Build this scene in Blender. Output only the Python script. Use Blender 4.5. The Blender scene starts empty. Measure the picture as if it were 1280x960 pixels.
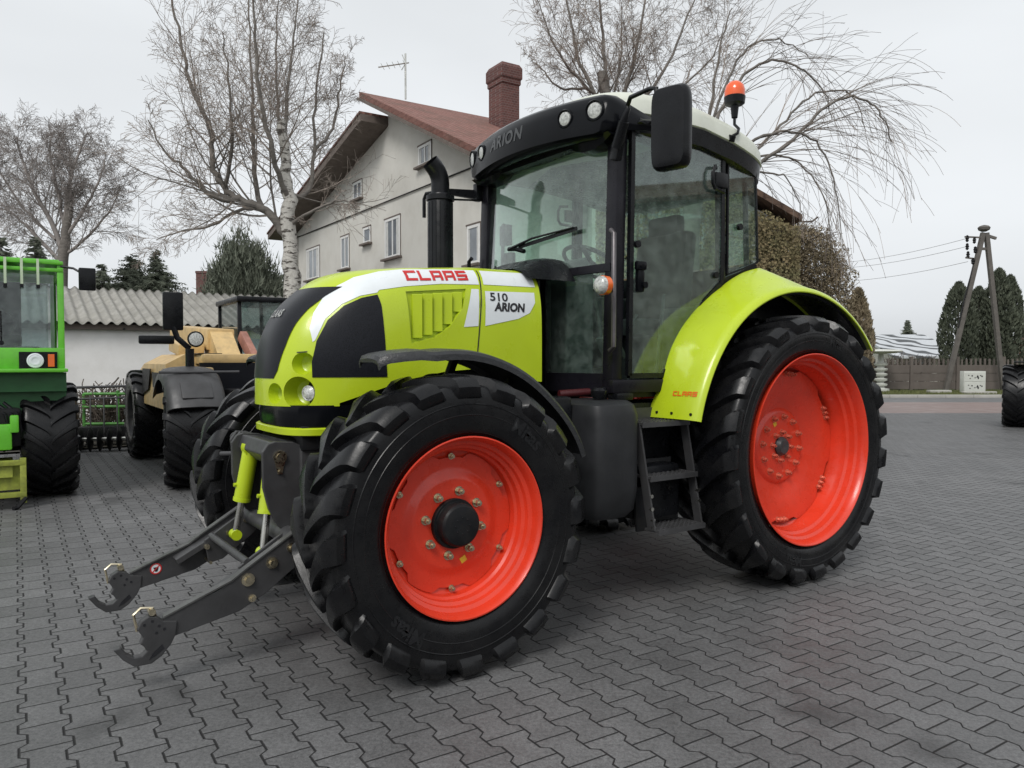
import bpy, bmesh, math, random
from mathutils import Vector, Matrix, noise
from mathutils.bvhtree import BVHTree
PI = math.pi
R_ = math.radians
SC = bpy.context.scene
COL = SC.collection
rnd = random.Random(7)

# ------------------------------------------------------------------ camera numbers (used to place far things on real ground)
FPX, CH = 960.0, 1.35
PITCH = math.atan(30 / FPX)

def ray(u, v):
    a = (u - 640) / FPX; b = (480 - v) / FPX
    return Vector((a, math.cos(PITCH) + b * math.sin(PITCH), -math.sin(PITCH) + b * math.cos(PITCH)))

def at(u, v, Y):
    d = ray(u, v); t = Y / d.y
    return Vector((0, 0, CH)) + d * t

def onground(u, v):
    d = ray(u, v); t = -CH / d.z
    return Vector((0, 0, CH)) + d * t

D1 = Vector((-.5424, .8401, 0)); D2 = Vector((.8401, .5424, 0))   # the two directions of the paving and the houses

# ------------------------------------------------------------------ materials
class NT:
    def __init__(s, name):
        s.m = bpy.data.materials.new(name); s.m.use_nodes = True
        s.t = s.m.node_tree; s.n = s.t.nodes
        s.b = s.n['Principled BSDF']; s.out = s.n['Material Output']
    def new(s, typ, **kw):
        n = s.n.new(typ)
        for k, v in kw.items(): setattr(n, k, v)
        return n
    def link(s, a, b): s.t.links.new(a, b)
    def math(s, op, a, b=None, c=None, clamp=False):
        n = s.n.new('ShaderNodeMath'); n.operation = op; n.use_clamp = clamp
        for i, x in enumerate((a, b, c)):
            if x is None: continue
            if isinstance(x, (int, float)): n.inputs[i].default_value = x
            else: s.link(x, n.inputs[i])
        return n.outputs[0]
    def dot(s, vec, d):
        n = s.n.new('ShaderNodeVectorMath'); n.operation = 'DOT_PRODUCT'
        s.link(vec, n.inputs[0]); n.inputs[1].default_value = d
        return n.outputs['Value']
    def noise(s, vec, scale, detail=3, rough=.55, dist=0):
        n = s.new('ShaderNodeTexNoise'); n.inputs['Scale'].default_value = scale
        n.inputs['Detail'].default_value = detail; n.inputs['Roughness'].default_value = rough
        n.inputs['Distortion'].default_value = dist
        if vec is not None: s.link(vec, n.inputs['Vector'])
        return n.outputs['Fac']
    def map(s, v, a, b, c, d, smooth=False):
        n = s.new('ShaderNodeMapRange'); n.clamp = True
        if smooth: n.interpolation_type = 'SMOOTHSTEP'
        for i, x in enumerate((a, b, c, d)): n.inputs[i + 1].default_value = x
        s.link(v, n.inputs[0]); return n.outputs[0]
    def mix(s, f, a, b, mode='MIX'):
        n = s.new('ShaderNodeMix', data_type='RGBA', blend_type=mode)
        for i, x in ((0, f), (6, a), (7, b)):
            if isinstance(x, (int, float)): n.inputs[i].default_value = x
            elif isinstance(x, (tuple, list)): n.inputs[i].default_value = (*x[:3], 1)
            else: s.link(x, n.inputs[i])
        return n.outputs[2]
    def bump(s, h, strength=.3, dist=.01, normal=None):
        n = s.new('ShaderNodeBump'); n.inputs['Strength'].default_value = strength; n.inputs['Distance'].default_value = dist
        s.link(h, n.inputs['Height'])
        if normal is not None: s.link(normal, n.inputs['Normal'])
        return n.outputs[0]
    def pos(s, obj=True):
        if obj: return s.new('ShaderNodeTexCoord').outputs['Object']
        return s.new('ShaderNodeNewGeometry').outputs['Position']

def hexc(h):
    r = [int(h[i:i + 2], 16) / 255 for i in (0, 2, 4)]
    return tuple(x / 12.92 if x <= .04045 else ((x + .055) / 1.055) ** 2.4 for x in r)

def mat(name, col, rough=.5, metal=0, var=.12, vs=6, bump=0, bs=60, rvar=.1, dirt=0, dirtcol=(.05, .045, .04), spec=.5, coat=0):
    t = NT(name); p = t.pos()
    n1 = t.noise(p, vs, 4)
    f = t.map(n1, .3, .7, 1 - var, 1 + var)
    c = t.new('ShaderNodeVectorMath', operation='SCALE'); c.inputs[0].default_value = col; t.link(f, c.inputs['Scale'])
    colr = c.outputs[0]
    if dirt:
        n3 = t.noise(p, vs * 2.3, 6, .65)
        colr = t.mix(t.math('MULTIPLY', t.map(n3, .45, .75, 0, 1), dirt), colr, dirtcol)
    t.link(colr, t.b.inputs['Base Color'])
    n2 = t.noise(p, vs * 3.1, 4)
    t.link(t.map(n2, .3, .7, max(0, rough - rvar), min(1, rough + rvar)), t.b.inputs['Roughness'])
    t.b.inputs['Metallic'].default_value = metal
    t.b.inputs['Specular IOR Level'].default_value = spec
    if coat: t.b.inputs['Coat Weight'].default_value = coat; t.b.inputs['Coat Roughness'].default_value = .06
    if bump: t.link(t.bump(t.noise(p, bs, 3), bump, .004), t.b.inputs['Normal'])
    return t.m

def glassmat(name, tint, refl=1.0, rough=.02):
    t = NT(name)
    tr = t.new('ShaderNodeBsdfTransparent'); tr.inputs[0].default_value = (*tint, 1)
    gl = t.new('ShaderNodeBsdfGlossy'); gl.inputs['Roughness'].default_value = rough
    ge = t.new('ShaderNodeNewGeometry'); dt = t.new('ShaderNodeVectorMath', operation='DOT_PRODUCT'); t.link(ge.outputs['Normal'], dt.inputs[0]); t.link(ge.outputs['Incoming'], dt.inputs[1])
    sch = t.math('ADD', .045, t.math('MULTIPLY', .95, t.math('POWER', t.math('SUBTRACT', 1, t.math('ABSOLUTE', dt.outputs['Value']), clamp=True), 4.2)))
    p = t.pos(); n = t.noise(p, 5, 5, .6)
    f = t.math('MULTIPLY', t.math('MULTIPLY', sch, refl), t.map(n, .3, .7, .85, 1.15), clamp=True)
    # faint dried-rain film
    df = t.new('ShaderNodeBsdfDiffuse'); df.inputs[0].default_value = (.60, .67, .64, 1)
    m1 = t.new('ShaderNodeMixShader'); t.link(t.map(t.noise(p, 14, 6, .7), .40, .8, .015, .12), m1.inputs[0])
    t.link(tr.outputs[0], m1.inputs[1]); t.link(df.outputs[0], m1.inputs[2])
    mx = t.new('ShaderNodeMixShader'); t.link(f, mx.inputs[0]); t.link(m1.outputs[0], mx.inputs[1]); t.link(gl.outputs[0], mx.inputs[2])
    t.link(mx.outputs[0], t.out.inputs[0])
    return t.m

M = {}
M['green'] = mat('lime_paint', (.47, .60, .016), .30, var=.06, vs=3, rvar=.06, coat=.25, dirt=.08, dirtcol=(.25, .33, .03), bump=.03, bs=9)
M['red'] = mat('red_rim_paint', (.70, .046, .018), .30, var=.08, vs=5, rvar=.10, coat=.15, dirt=.15, dirtcol=(.35, .03, .015))
M['white'] = mat('white_panel_paint', (.74, .78, .80), .35, var=.03, dirt=.08, dirtcol=(.4, .42, .4))
M['roofwhite'] = mat('roof_white_plastic', (.62, .64, .56), .45, var=.05, dirt=.25, dirtcol=(.35, .37, .28), vs=4)
M['black'] = mat('black_plastic', (.007, .0075, .009), .30, var=.4, bump=.08, bs=180, rvar=.12, spec=.24)
M['blackgloss'] = mat('black_gloss', (.004, .0045, .006), .18, var=.3, rvar=.08, spec=.16)
M['frame'] = mat('cab_frame_black', (.010, .0095, .013), .33, var=.3, rvar=.10, spec=.2)
M['chassis'] = mat('chassis_grey', (.012, .0125, .014), .45, var=.4, dirt=.4, dirtcol=(.035, .032, .028), bump=.2, bs=70, spec=.16)
M['iron'] = mat('linkage_grey', (.048, .048, .050), .45, var=.25, dirt=.3, dirtcol=(.03, .028, .026), bump=.2, bs=50)
M['steel'] = mat('bright_steel', (.55, .54, .50), .28, metal=1, var=.15)
M['zinc'] = mat('zinc_bolt', (.62, .55, .40), .32, metal=1, var=.25, vs=30)
M['redlet'] = mat('red_lettering', (.55, .02, .02), .4, var=.03)
M['orangelet'] = mat('orange_lettering', (.75, .10, .005), .4, var=.03)
M['blacklet'] = mat('black_lettering', (.015, .015, .018), .4, var=.03)
M['greylet'] = mat('dark_grey_lettering', (.045, .047, .05), .35, var=.03)
M['mesh'] = None
M['amber'] = mat('amber_lens', (.75, .13, .01), .2, var=.1, coat=.5)
M['beaconorange'] = mat('beacon_orange', (.80, .10, .01), .18, var=.08, coat=.6)
M['lens'] = mat('clear_lens', (.46, .47, .45), .15, var=.45, vs=70, coat=.6, bump=.5, bs=120)
M['chrome'] = mat('reflector', (.8, .8, .8), .12, metal=1, var=.15, vs=40)
M['seat'] = mat('seat_fabric', (.022, .025, .026), .85, var=.3, bump=.2)
M['interior'] = mat('cab_interior', (.05, .056, .055), .6, var=.2)
M['headliner'] = mat('headliner', (.42, .45, .44), .8, var=.1)
M['glass'] = glassmat('cab_glass', (.88, .985, .93), 1.7)
M['dglass'] = glassmat('door_glass', (.82, .94, .90), 1.9)
M['yellow'] = mat('yellow_sticker', (.7, .42, .03), .5)

def mesh_grille():
    t = NT('black_mesh'); p = t.pos()
    w1 = t.new('ShaderNodeTexVoronoi'); w1.inputs['Scale'].default_value = 210; t.link(p, w1.inputs['Vector'])
    f = t.map(w1.outputs['Distance'], .25, .5, 0, 1)
    t.link(t.mix(f, (.002, .0025, .004), (.011, .012, .016)), t.b.inputs['Base Color'])
    t.b.inputs['Roughness'].default_value = .32; t.b.inputs['Specular IOR Level'].default_value = .22
    t.link(t.bump(f, .12, .001), t.b.inputs['Normal'])
    return t.m
M['mesh'] = mesh_grille()

def rubber(name, base=(.004, .0042, .0052), dust=.22):
    t = NT(name); p = t.pos()
    n = t.noise(p, 5, 6, .65); n2 = t.noise(p, 28, 5, .7)
    f = t.math('MULTIPLY', t.map(n, .42, .72, 0, 1), dust)
    c = t.mix(f, base, (.045, .044, .042))
    c = t.mix(t.math('MULTIPLY', t.map(n2, .5, .75, 0, 1), .35), c, (.008, .008, .009))
    t.link(c, t.b.inputs['Base Color'])
    t.link(t.map(n2, .3, .7, .20, .40), t.b.inputs['Roughness']); t.b.inputs['Specular IOR Level'].default_value = .33
    t.link(t.bump(t.noise(p, 130, 3), .15, .002), t.b.inputs['Normal'])
    return t.m
M['rubber'] = rubber('wet_tyre_rubber')
M['rubberlet'] = rubber('tyre_lettering', (.013, .0135, .015), .2)

# ------------------------------------------------------------------ mesh helpers
class MB:
    """collects geometry for ONE mesh object"""
    def __init__(s): s.v = []; s.f = []; s.mi = []; s.cur = 0
    def add(s, vs, fs):
        o = len(s.v); s.v += [tuple(x) for x in vs]; s.f += [tuple(i + o for i in f) for f in fs]; s.mi += [s.cur] * len(fs)
    def box(s, c, d, rot=None, taper=1.0, bev=0.0):
        x, y, z = d[0] / 2, d[1] / 2, d[2] / 2
        if bev > 0:
            bm = bmesh.new(); bmesh.ops.create_cube(bm, size=1)
            for v in bm.verts: v.co = Vector((v.co.x * d[0], v.co.y * d[1], v.co.z * d[2]))
            bmesh.ops.bevel(bm, geom=bm.edges[:], offset=bev, segments=2, affect='EDGES', profile=.6)
            bm.verts.index_update(); vs = [v.co.copy() for v in bm.verts]; fs = [[v.index for v in f.verts] for f in bm.faces]; bm.free()
            if taper != 1: vs = [Vector((v.x * (1 + (taper - 1) * (v.z / d[2] + .5)), v.y * (1 + (taper - 1) * (v.z / d[2] + .5)), v.z)) for v in vs]
        else:
            vs = [Vector((sx * x * (taper if sz > 0 else 1), sy * y * (taper if sz > 0 else 1), sz * z)) for sz in (-1, 1) for sy in (-1, 1) for sx in (-1, 1)]
            fs = [(0, 2, 3, 1), (4, 5, 7, 6), (0, 1, 5, 4), (2, 6, 7, 3), (0, 4, 6, 2), (1, 3, 7, 5)]
        if rot is not None: vs = [rot @ v for v in vs]
        s.add([v + Vector(c) for v in vs], fs); return s
    def bar(s, a, b, w, h, up=(0, 0, 1), bev=0.0):
        a = Vector(a); b = Vector(b); x = (b - a); L = x.length; x.normalize()
        y = Vector(up).cross(x)
        if y.length < 1e-4: y = Vector((0, 1, 0)).cross(x)
        y.normalize(); z = x.cross(y)
        m = Matrix((x, y, z)).transposed()
        return s.box((a + b) / 2, (L, w, h), m, bev=bev)
    def tube(s, pts, r, n=10, caps=True):
        pts = [Vector(p) for p in pts]; rs = r if isinstance(r, (list, tuple)) else [r] * len(pts)
        vs = []; fs = []; pn = None
        for i, p in enumerate(pts):
            t = (pts[min(i + 1, len(pts) - 1)] - pts[max(i - 1, 0)]).normalized()
            if pn is None:
                pn = t.cross(Vector((0, 0, 1)))
                if pn.length < 1e-3: pn = t.cross(Vector((1, 0, 0)))
                pn.normalize()
            else:
                pn = (pn - t * pn.dot(t)); pn.normalize()
            b = t.cross(pn)
            for k in range(n):
                a = 2 * PI * k / n
                vs.append(p + (pn * math.cos(a) + b * math.sin(a)) * rs[i])
        for i in range(len(pts) - 1):
            for k in range(n):
                k2 = (k + 1) % n
                fs.append((i * n + k, i * n + k2, (i + 1) * n + k2, (i + 1) * n + k))
        if caps:
            fs.append(tuple(range(n - 1, -1, -1))); fs.append(tuple((len(pts) - 1) * n + k for k in range(n)))
        s.add(vs, fs); return s
    def cyl(s, a, b, r, n=16, r2=None): return s.tube([a, b], [r, r if r2 is None else r2], n)
    def lathe(s, prof, n=48, c=(0, 0, 0), axis='y', closed=False):
        """prof: list of (axial, radius)"""
        vs = []; fs = []; m = len(prof)
        for k in range(n):
            a = 2 * PI * k / n; ca, sa = math.cos(a), math.sin(a)
            for (l, r) in prof:
                if axis == 'y': p = (r * ca, l, r * sa)
                elif axis == 'z': p = (r * ca, r * sa, l)
                else: p = (l, r * ca, r * sa)
                vs.append((p[0] + c[0], p[1] + c[1], p[2] + c[2]))
        for k in range(n):
            k2 = (k + 1) % n
            for j in range(m - 1 if not closed else m):
                j2 = (j + 1) % m
                f = (k * m + j, k * m + j2, k2 * m + j2, k2 * m + j)
                fs.append(f)
        s.add(vs, fs); return s
    def prism(s, poly, axis, a0, a1):
        """poly in the two other axes (in xyz order), extruded between a0 and a1 on axis"""
        def P(p, a):
            q = [p[0], p[1]]; q.insert(axis, a); return q
        n = len(poly); vs = [P(p, a0) for p in poly] + [P(p, a1) for p in poly]
        fs = [tuple(range(n)), tuple(range(2 * n - 1, n - 1, -1))] + [(i, i + n, (i + 1) % n + n, (i + 1) % n) for i in range(n)]
        s.add(vs, fs); return s
    def grid(s, rows):
        """rows of points -> quads"""
        m = len(rows[0]); vs = [p for r in rows for p in r]; fs = []
        for i in range(len(rows) - 1):
            for j in range(m - 1): fs.append((i * m + j, i * m + j + 1, (i + 1) * m + j + 1, (i + 1) * m + j))
        s.add(vs, fs); return s
    def loft(s, rings, caps=True):
        n = len(rings[0]); vs = [p for r in rings for p in r]; fs = []
        for i in range(len(rings) - 1):
            for k in range(n):
                k2 = (k + 1) % n
                fs.append((i * n + k, i * n + k2, (i + 1) * n + k2, (i + 1) * n + k))
        if caps: fs.append(tuple(range(n - 1, -1, -1))); fs.append(tuple((len(rings) - 1) * n + k for k in range(n)))
        s.add(vs, fs); return s
    def mirror_y(s):
        s.v = [(x, -y, z) for x, y, z in s.v]; s.f = [tuple(reversed(f)) for f in s.f]; return s
    def build(s, name, m, parent=None, smooth=35, bevel=0, recalc=True, mats=None, loc=None):
        me = bpy.data.meshes.new(name); me.from_pydata(s.v, [], s.f)
        for q in (mats or [m]): me.materials.append(q)
        if mats: me.polygons.foreach_set('material_index', s.mi)
        if recalc:
            bm = bmesh.new(); bm.from_mesh(me); bmesh.ops.recalc_face_normals(bm, faces=bm.faces[:]); bm.to_mesh(me); bm.free()
        me.update()
        if smooth:
            me.polygons.foreach_set('use_smooth', [True] * len(me.polygons)); me.set_sharp_from_angle(angle=R_(smooth))
        o = bpy.data.objects.new(name, me); COL.objects.link(o)
        if parent is not None: o.parent = parent
        if loc is not None: o.location = loc
        if bevel:
            b = o.modifiers.new('bevel', 'BEVEL'); b.width = bevel; b.segments = 2; b.limit_method = 'ANGLE'; b.angle_limit = R_(40)
        return o

def empty(name, loc=(0, 0, 0), rz=0, parent=None):
    o = bpy.data.objects.new(name, None); COL.objects.link(o); o.location = loc; o.rotation_euler = (0, 0, rz)
    o.empty_display_size = .2
    if parent is not None: o.parent = parent
    return o

def tag(o, label=None, cat=None, group=None, kind=None):
    if label: o['label'] = label
    if cat: o['category'] = cat
    if group: o['group'] = group
    if kind: o['kind'] = kind
    return o

def copy_tree(o, parent=None):
    c = o.copy(); COL.objects.link(c); c.parent = parent
    for ch in list(o.children): copy_tree(ch, c)
    return c

def boolean(o, cutters):
    """apply boolean differences, cutters are temporary objects"""
    for c in cutters:
        md = o.modifiers.new('cut', 'BOOLEAN'); md.operation = 'DIFFERENCE'; md.object = c; md.solver = 'EXACT'
    bpy.context.view_layer.update()
    dg = bpy.context.evaluated_depsgraph_get()
    me = bpy.data.meshes.new_from_object(o.evaluated_get(dg))
    o.modifiers.clear(); o.data = me
    me.polygons.foreach_set('use_smooth', [True] * len(me.polygons)); me.set_sharp_from_angle(angle=R_(32))
    for c in cutters: bpy.data.objects.remove(c)
    return o

def bvh_of(o):
    bm = bmesh.new(); bm.from_mesh(o.data); b = BVHTree.FromBMesh(bm); bm.free(); return b

def flat_tess(polys, step=.03):
    """2-D polygons -> finely cut bmesh in the xy plane"""
    bm = bmesh.new()
    for p in polys:
        bm.faces.new([bm.verts.new((a, b, 0)) for a, b in p])
    xs = [v.co.x for v in bm.verts]; ys = [v.co.y for v in bm.verts]
    for ax, lo, hi in ((0, min(xs), max(xs)), (1, min(ys), max(ys))):
        k = math.floor(lo / step) + 1
        while k * step < hi:
            co = [0, 0, 0]; co[ax] = k * step; no = [0, 0, 0]; no[ax] = 1
            bmesh.ops.bisect_plane(bm, geom=bm.verts[:] + bm.edges[:] + bm.faces[:], plane_co=co, plane_no=no, dist=1e-6)
            k += 1
    bmesh.ops.triangulate(bm, faces=[f for f in bm.faces if len(f.verts) > 4])
    return bm

def decal(name, polys, m, parent, bvh, mapf, off=.0022, step=.03, bm=None, thick=0.0):
    """lay 2-D shapes on a surface. mapf(a,b) -> (origin, direction) of the projecting ray"""
    bm = bm or flat_tess(polys, step)
    bad = []
    for v in bm.verts:
        o, d = mapf(v.co.x, v.co.y)
        hit = bvh.ray_cast(Vector(o), Vector(d))
        if hit[0] is None: bad.append(v); continue
        n = hit[1] if hit[1].dot(Vector(d)) < 0 else -hit[1]
        v.co = hit[0] + n * off
    if bad: bmesh.ops.delete(bm, geom=bad, context='VERTS')
    me = bpy.data.meshes.new(name); bm.to_mesh(me); bm.free(); me.materials.append(m)
    me.polygons.foreach_set('use_smooth', [True] * len(me.polygons))
    o = bpy.data.objects.new(name, me); COL.objects.link(o); o.parent = parent
    return o

def text_bm(s, size, bold=.0, shear=0, spacing=1.0, depth=0.0):
    cu = bpy.data.curves.new('txt', 'FONT'); cu.body = s; cu.size = size; cu.offset = bold * size; cu.shear = shear; cu.space_character = spacing
    cu.align_x = 'CENTER'; cu.align_y = 'CENTER'; cu.resolution_u = 3; cu.extrude = depth
    o = bpy.data.objects.new('txt', cu); COL.objects.link(o)
    bpy.context.view_layer.update()
    me = bpy.data.meshes.new_from_object(o.evaluated_get(bpy.context.evaluated_depsgraph_get()))
    bm = bmesh.new(); bm.from_mesh(me); bpy.data.meshes.remove(me); bpy.data.objects.remove(o)
    return bm

def bm_obj(name, bm, m, parent=None, smooth=False):
    me = bpy.data.meshes.new(name); bm.to_mesh(me); bm.free(); me.materials.append(m)
    if smooth: me.polygons.foreach_set('use_smooth', [True] * len(me.polygons)); me.set_sharp_from_angle(angle=R_(35))
    o = bpy.data.objects.new(name, me); COL.objects.link(o); o.parent = parent
    return o

def lerp(a, b, t): return a + (b - a) * t
def interp(tab, x):
    if x <= tab[0][0]: return tab[0][1]
    for (a, b), (c, d) in zip(tab, tab[1:]):
        if x <= c: return b + (d - b) * (x - a) / (c - a)
    return tab[-1][1]
def sstep(a, b, x):
    t = max(0, min(1, (x - a) / (b - a))); return t * t * (3 - 2 * t)
# ================================================================== THE LIME GREEN TRACTOR
TR = empty('tractor', (1.193, 5.482, 0), R_(215))
tag(TR, 'lime green tractor with orange-red wheel rims and black cab standing on dark paving', 'tractor')
FX, FR = 2.437, .646      # front axle, tyre radius
RR = .812

M['redbolt'] = mat('scuffed_red_bolt', (.62, .16, .10), .3, var=.5, vs=60, metal=.3)
# ---- tyres and wheels
def tyre_prof(R, rr, w, h):
    Rc = R - h
    return [(0, Rc), (w * .2, Rc - .002), (w * .36, Rc - .006), (w * .435, Rc - .014), (w * .475, Rc - .034), (w * .492, Rc - .07),
            (w * .5, lerp(Rc, rr, .52)), (w * .49, lerp(Rc, rr, .72)), (w * .462, lerp(Rc, rr, .88)), (w * .44, rr + .012), (w * .425, rr + .004), (w * .41, rr - .012)]

def tyre_mesh(R, rr, w, nl, h, side=1, wide=(.017, .043), sweep=.95, lug_end=.075, seg=96, rib=True):
    mb = MB(); half = tyre_prof(R, rr, w, h)
    # smooth the half profile
    pts = [Vector((a, b)) for a, b in half]
    dense = []
    for i in range(len(pts) - 1):
        p0 = pts[max(i - 1, 0)] if i else Vector((-pts[1].x, pts[1].y)); p1 = pts[i]; p2 = pts[i + 1]; p3 = pts[min(i + 2, len(pts) - 1)]
        for k in range(4):
            t = k / 4
            dense.append(.5 * ((2 * p1) + (-p0 + p2) * t + (2 * p0 - 5 * p1 + 4 * p2 - p3) * t * t + (-p0 + 3 * p1 - 3 * p2 + p3) * t ** 3))
    dense.append(pts[-1])
    prof = [(-p.x, p.y) for p in reversed(dense[1:])] + [(p.x, p.y) for p in dense]
    mb.lathe(prof, seg)
    for f_ in (.93, .60, .40):                                     # fine raised rings on the side walls
        r0 = lerp(R - h, rr, f_); q = min(dense, key=lambda p: abs(p.y - r0)).x
        for sd in (1, -1): mb.lathe([(sd * (q - .002), r0 - .005), (sd * (q + .0018), r0 - .001), (sd * (q + .0018), r0 + .001), (sd * (q - .002), r0 + .005)], seg)
    # arc-length table
    L = [0]
    for a, b in zip(dense, dense[1:]): L.append(L[-1] + (b - a).length)
    def P(s):
        s = max(s, 0)
        for i in range(len(L) - 1):
            if s <= L[i + 1]:
                t = (s - L[i]) / (L[i + 1] - L[i]); p = dense[i].lerp(dense[i + 1], t); d = (dense[i + 1] - dense[i]).normalized()
                return p, Vector((-d.y, d.x)) if Vector((-d.y, d.x)).dot(Vector((.3, 1))) > 0 else Vector((d.y, -d.x))
        return dense[-1], Vector((1, 0))
    ssh = next(l for l, d in zip(L, dense) if d.x >= w * .44)
    send = ssh + lug_end
    D = sweep * ssh / R
    for sd in (1, -1):
        for k in range(nl):
            a0 = 2 * PI * (k + (.5 if sd < 0 else 0)) / nl
            rows = []
            N = 13
            for i in range(N + 1):
                u = i / N
                s = -.0 + send * u; us = min(s / ssh, 1)
                p, n = P(s)
                ang = a0 + D * (us ** .8) * (1 + .1 * us) + (s - ssh) * .25 / R * (s > ssh)
                hw = lerp(wide[0], wide[1], us ** 1.3)
                hh = h * (1 if s < ssh else max(0, 1 - ((s - ssh) / (send - ssh)) ** 1.6) * .95 + .02)
                if i == 0: hh = h * .9
                q = p - n * .006; tp = p + n * hh
                row = []
                for (base, wd) in ((q, -1.0), (tp, -.74), (tp + n * .0015 * (s < ssh), 0), (tp, .74), (q, 1.0)):
                    aa = ang + wd * hw / max(base.y, .1)
                    row.append((base.y * math.cos(aa), base.x * sd, base.y * math.sin(aa)))
                rows.append(row)
            n0 = len(mb.v); mb.grid(rows); mb.f.append(tuple(n0 + j for j in range(5))); mb.mi.append(0)
            mb.f.append(tuple(n0 + N * 5 + j for j in (4, 3, 2, 1, 0))); mb.mi.append(0)
    if side < 0: mb.mirror_y()
    return mb

def ring_pts(prof, n=64):
    return prof

def bolt_mesh(name, r, h, m, washer=True):
    mb = MB()
    if washer: mb.lathe([(0, 0), (0, r * 1.55), (r * .35, r * 1.5), (r * .35, 0)], 14)
    mb.lathe([(r * .3, r * 1.05), (h, r * 1.05), (h, r * .55), (h, 0)], 6)
    mb.lathe([(h, r * .55), (h + r * .8, r * .5), (h + r * .8, 0)], 10)
    return mb

def wheel(x, y, R, rr, w, nl, h, side, kind, parent=TR, detail=True, rimmat=None):
    yo = w / 2 - .012
    rimmat = rimmat or M['red']
    mb = MB()
    if kind == 'front':
        prof = [(yo - .010, rr - .016), (yo - .002, rr - .002), (yo + .005, rr), (yo + .006, rr - .006), (yo - .006, rr - .014), (yo - .020, rr - .020), (yo - .042, rr - .024),
                (yo - .052, rr - .040), (yo - .070, rr - .044), (yo - .080, rr - .058), (yo - .105, rr - .062), (yo - .115, rr - .072), (yo - .150, rr - .076), (yo - .17, rr - .14),
                (yo - .18, rr - .14), (yo - .18, rr - .08), (-yo + .06, rr - .06), (-yo + .01, rr - .02), (-yo, rr)]
        mb.lathe(prof, 80)
        # lobed disc
        rings = []
        n = 120
        for (d, r, lob) in [(-.128, 0, 0), (-.128, .10, 0), (-.126, .185, 0), (-.130, .203, 0), (-.142, .222, 0), (-.145, .245, 0), (-.145, 1, 1), (-.153, 1, 1), (-.153, .22, 0)]:
            row = []
            for k in range(n):
                a = 2 * PI * k / n + PI / 6
                rad = r if not lob else (rr - .104) + .026 * sstep(-.35, .35, math.cos(6 * (a)))
                if r == 0: rad = .001
                row.append((rad * math.cos(a), yo + d, rad * math.sin(a)))
            rings.append(row)
        mb.loft(rings, False)
    else:
        prof = [(yo - .012, rr - .020), (yo - .002, rr - .002), (yo + .006, rr), (yo + .007, rr - .006), (yo - .006, rr - .018), (yo - .030, rr - .026), (yo - .050, rr - .030),
                (yo - .062, rr - .046), (yo - .095, rr - .052), (yo - .108, rr - .068), (yo - .15, rr - .074), (yo - .17, rr - .086), (yo - .23, rr - .09), (yo - .26, rr - .13), (yo - .27, rr - .13), (yo - .27, rr - .09),
                (-yo + .06, rr - .06), (-yo + .01, rr - .02), (-yo, rr)]
        mb.lathe(prof, 96)
        rings = []; n = 120
        for (d, r, lob) in [(-.236, 0, 0), (-.236, .21, 0), (-.240, .222, 0), (-.254, .238, 0), (-.252, .255, 0), (-.232, .32, 0), (-.206, .42, 0), (-.204, 1, 1), (-.214, 1, 1), (-.265, .22, 0)]:
            row = []
            for k in range(n):
                a = 2 * PI * k / n + .25
                rad = r if not lob else (rr - .118) + .026 * sstep(-.35, .2, math.cos(6 * (a)))
                if r == 0: rad = .001
                row.append((rad * math.cos(a), yo + d, rad * math.sin(a)))
            rings.append(row)
        mb.loft(rings, False)
    if side < 0: mb.mirror_y()
    wo = mb.build(kind + '_wheel' if parent is TR else 'wheel', rimmat, parent, smooth=28, loc=(x, y, R))
    ty = tyre_mesh(R, rr, w, nl, h, side, wide=(.021, .070) if kind == 'front' else (.023, .074), lug_end=.05).build('tyre', M['rubber'], wo, smooth=38)
    if detail:
        if kind == 'front':
            hub = MB(); hub.lathe([(yo - .14, .108), (yo - .105, .108), (yo - .105, .094), (yo - .060, .092), (yo - .050, .084), (yo - .047, .06), (yo - .047, 0)], 40)
            for k in range(8):
                a = 2 * PI * k / 8; hub.cyl((.035 * math.cos(a), yo - .05, .035 * math.sin(a)), (.035 * math.cos(a), yo - .044, .035 * math.sin(a)), .004, 6)
            if side < 0: hub.mirror_y()
            hub.build('hub_cap', M['chassis'], wo, smooth=30, bevel=.003)
            sets = [(8, .140, yo - .127, .0135, .03, 0.2), (6, .288, yo - .145, .0095, .02, PI / 6 + PI / 6 - PI / 6)]
        else:
            hub = MB(); hub.lathe([(yo - .25, .060), (yo - .225, .060), (yo - .215, .052), (yo - .205, .045), (yo - .202, .03), (yo - .208, 0)], 32)
            if side < 0: hub.mirror_y()
            hub.build('hub_cap', M['iron'], wo, smooth=30)
            sets = [(8, .088, yo - .236, .012, .026, 0.1), (12, .185, yo - .236, .0135, .022, .13)]
        for (n, r, d, br, bh, a0) in sets:
            b0 = bolt_mesh('b', br, bh, None)
            if side < 0: b0.mirror_y()
            first = None
            for k in range(n):
                a = a0 + 2 * PI * k / n
                p = (r * math.cos(a), d * side, r * math.sin(a))
                if first is None: first = b0.build('wheel_bolt', M['zinc'] if kind == 'front' else M['redbolt'], wo, smooth=30, loc=p)
                else:
                    c = first.copy(); COL.objects.link(c); c.parent = wo; c.location = p
        if kind == 'rear':
            b0 = bolt_mesh('b', .011, .02, None); br = MB()
            if side < 0: b0.mirror_y()
            first = None
            for k in range(6):
                a = 2 * PI * k / 6 + PI / 6 * 1.15
                for j in (-1, 0, 1):
                    aa = a + j * .075; p = ((rr - .126) * math.cos(aa), (yo - .204) * side, (rr - .126) * math.sin(aa))
                    if first is None: first = b0.build('wheel_bolt', M['redbolt'], wo, smooth=30, loc=p)
                    else:
                        c = first.copy(); COL.objects.link(c); c.parent = wo; c.location = p
    return wo, ty, yo

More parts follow.
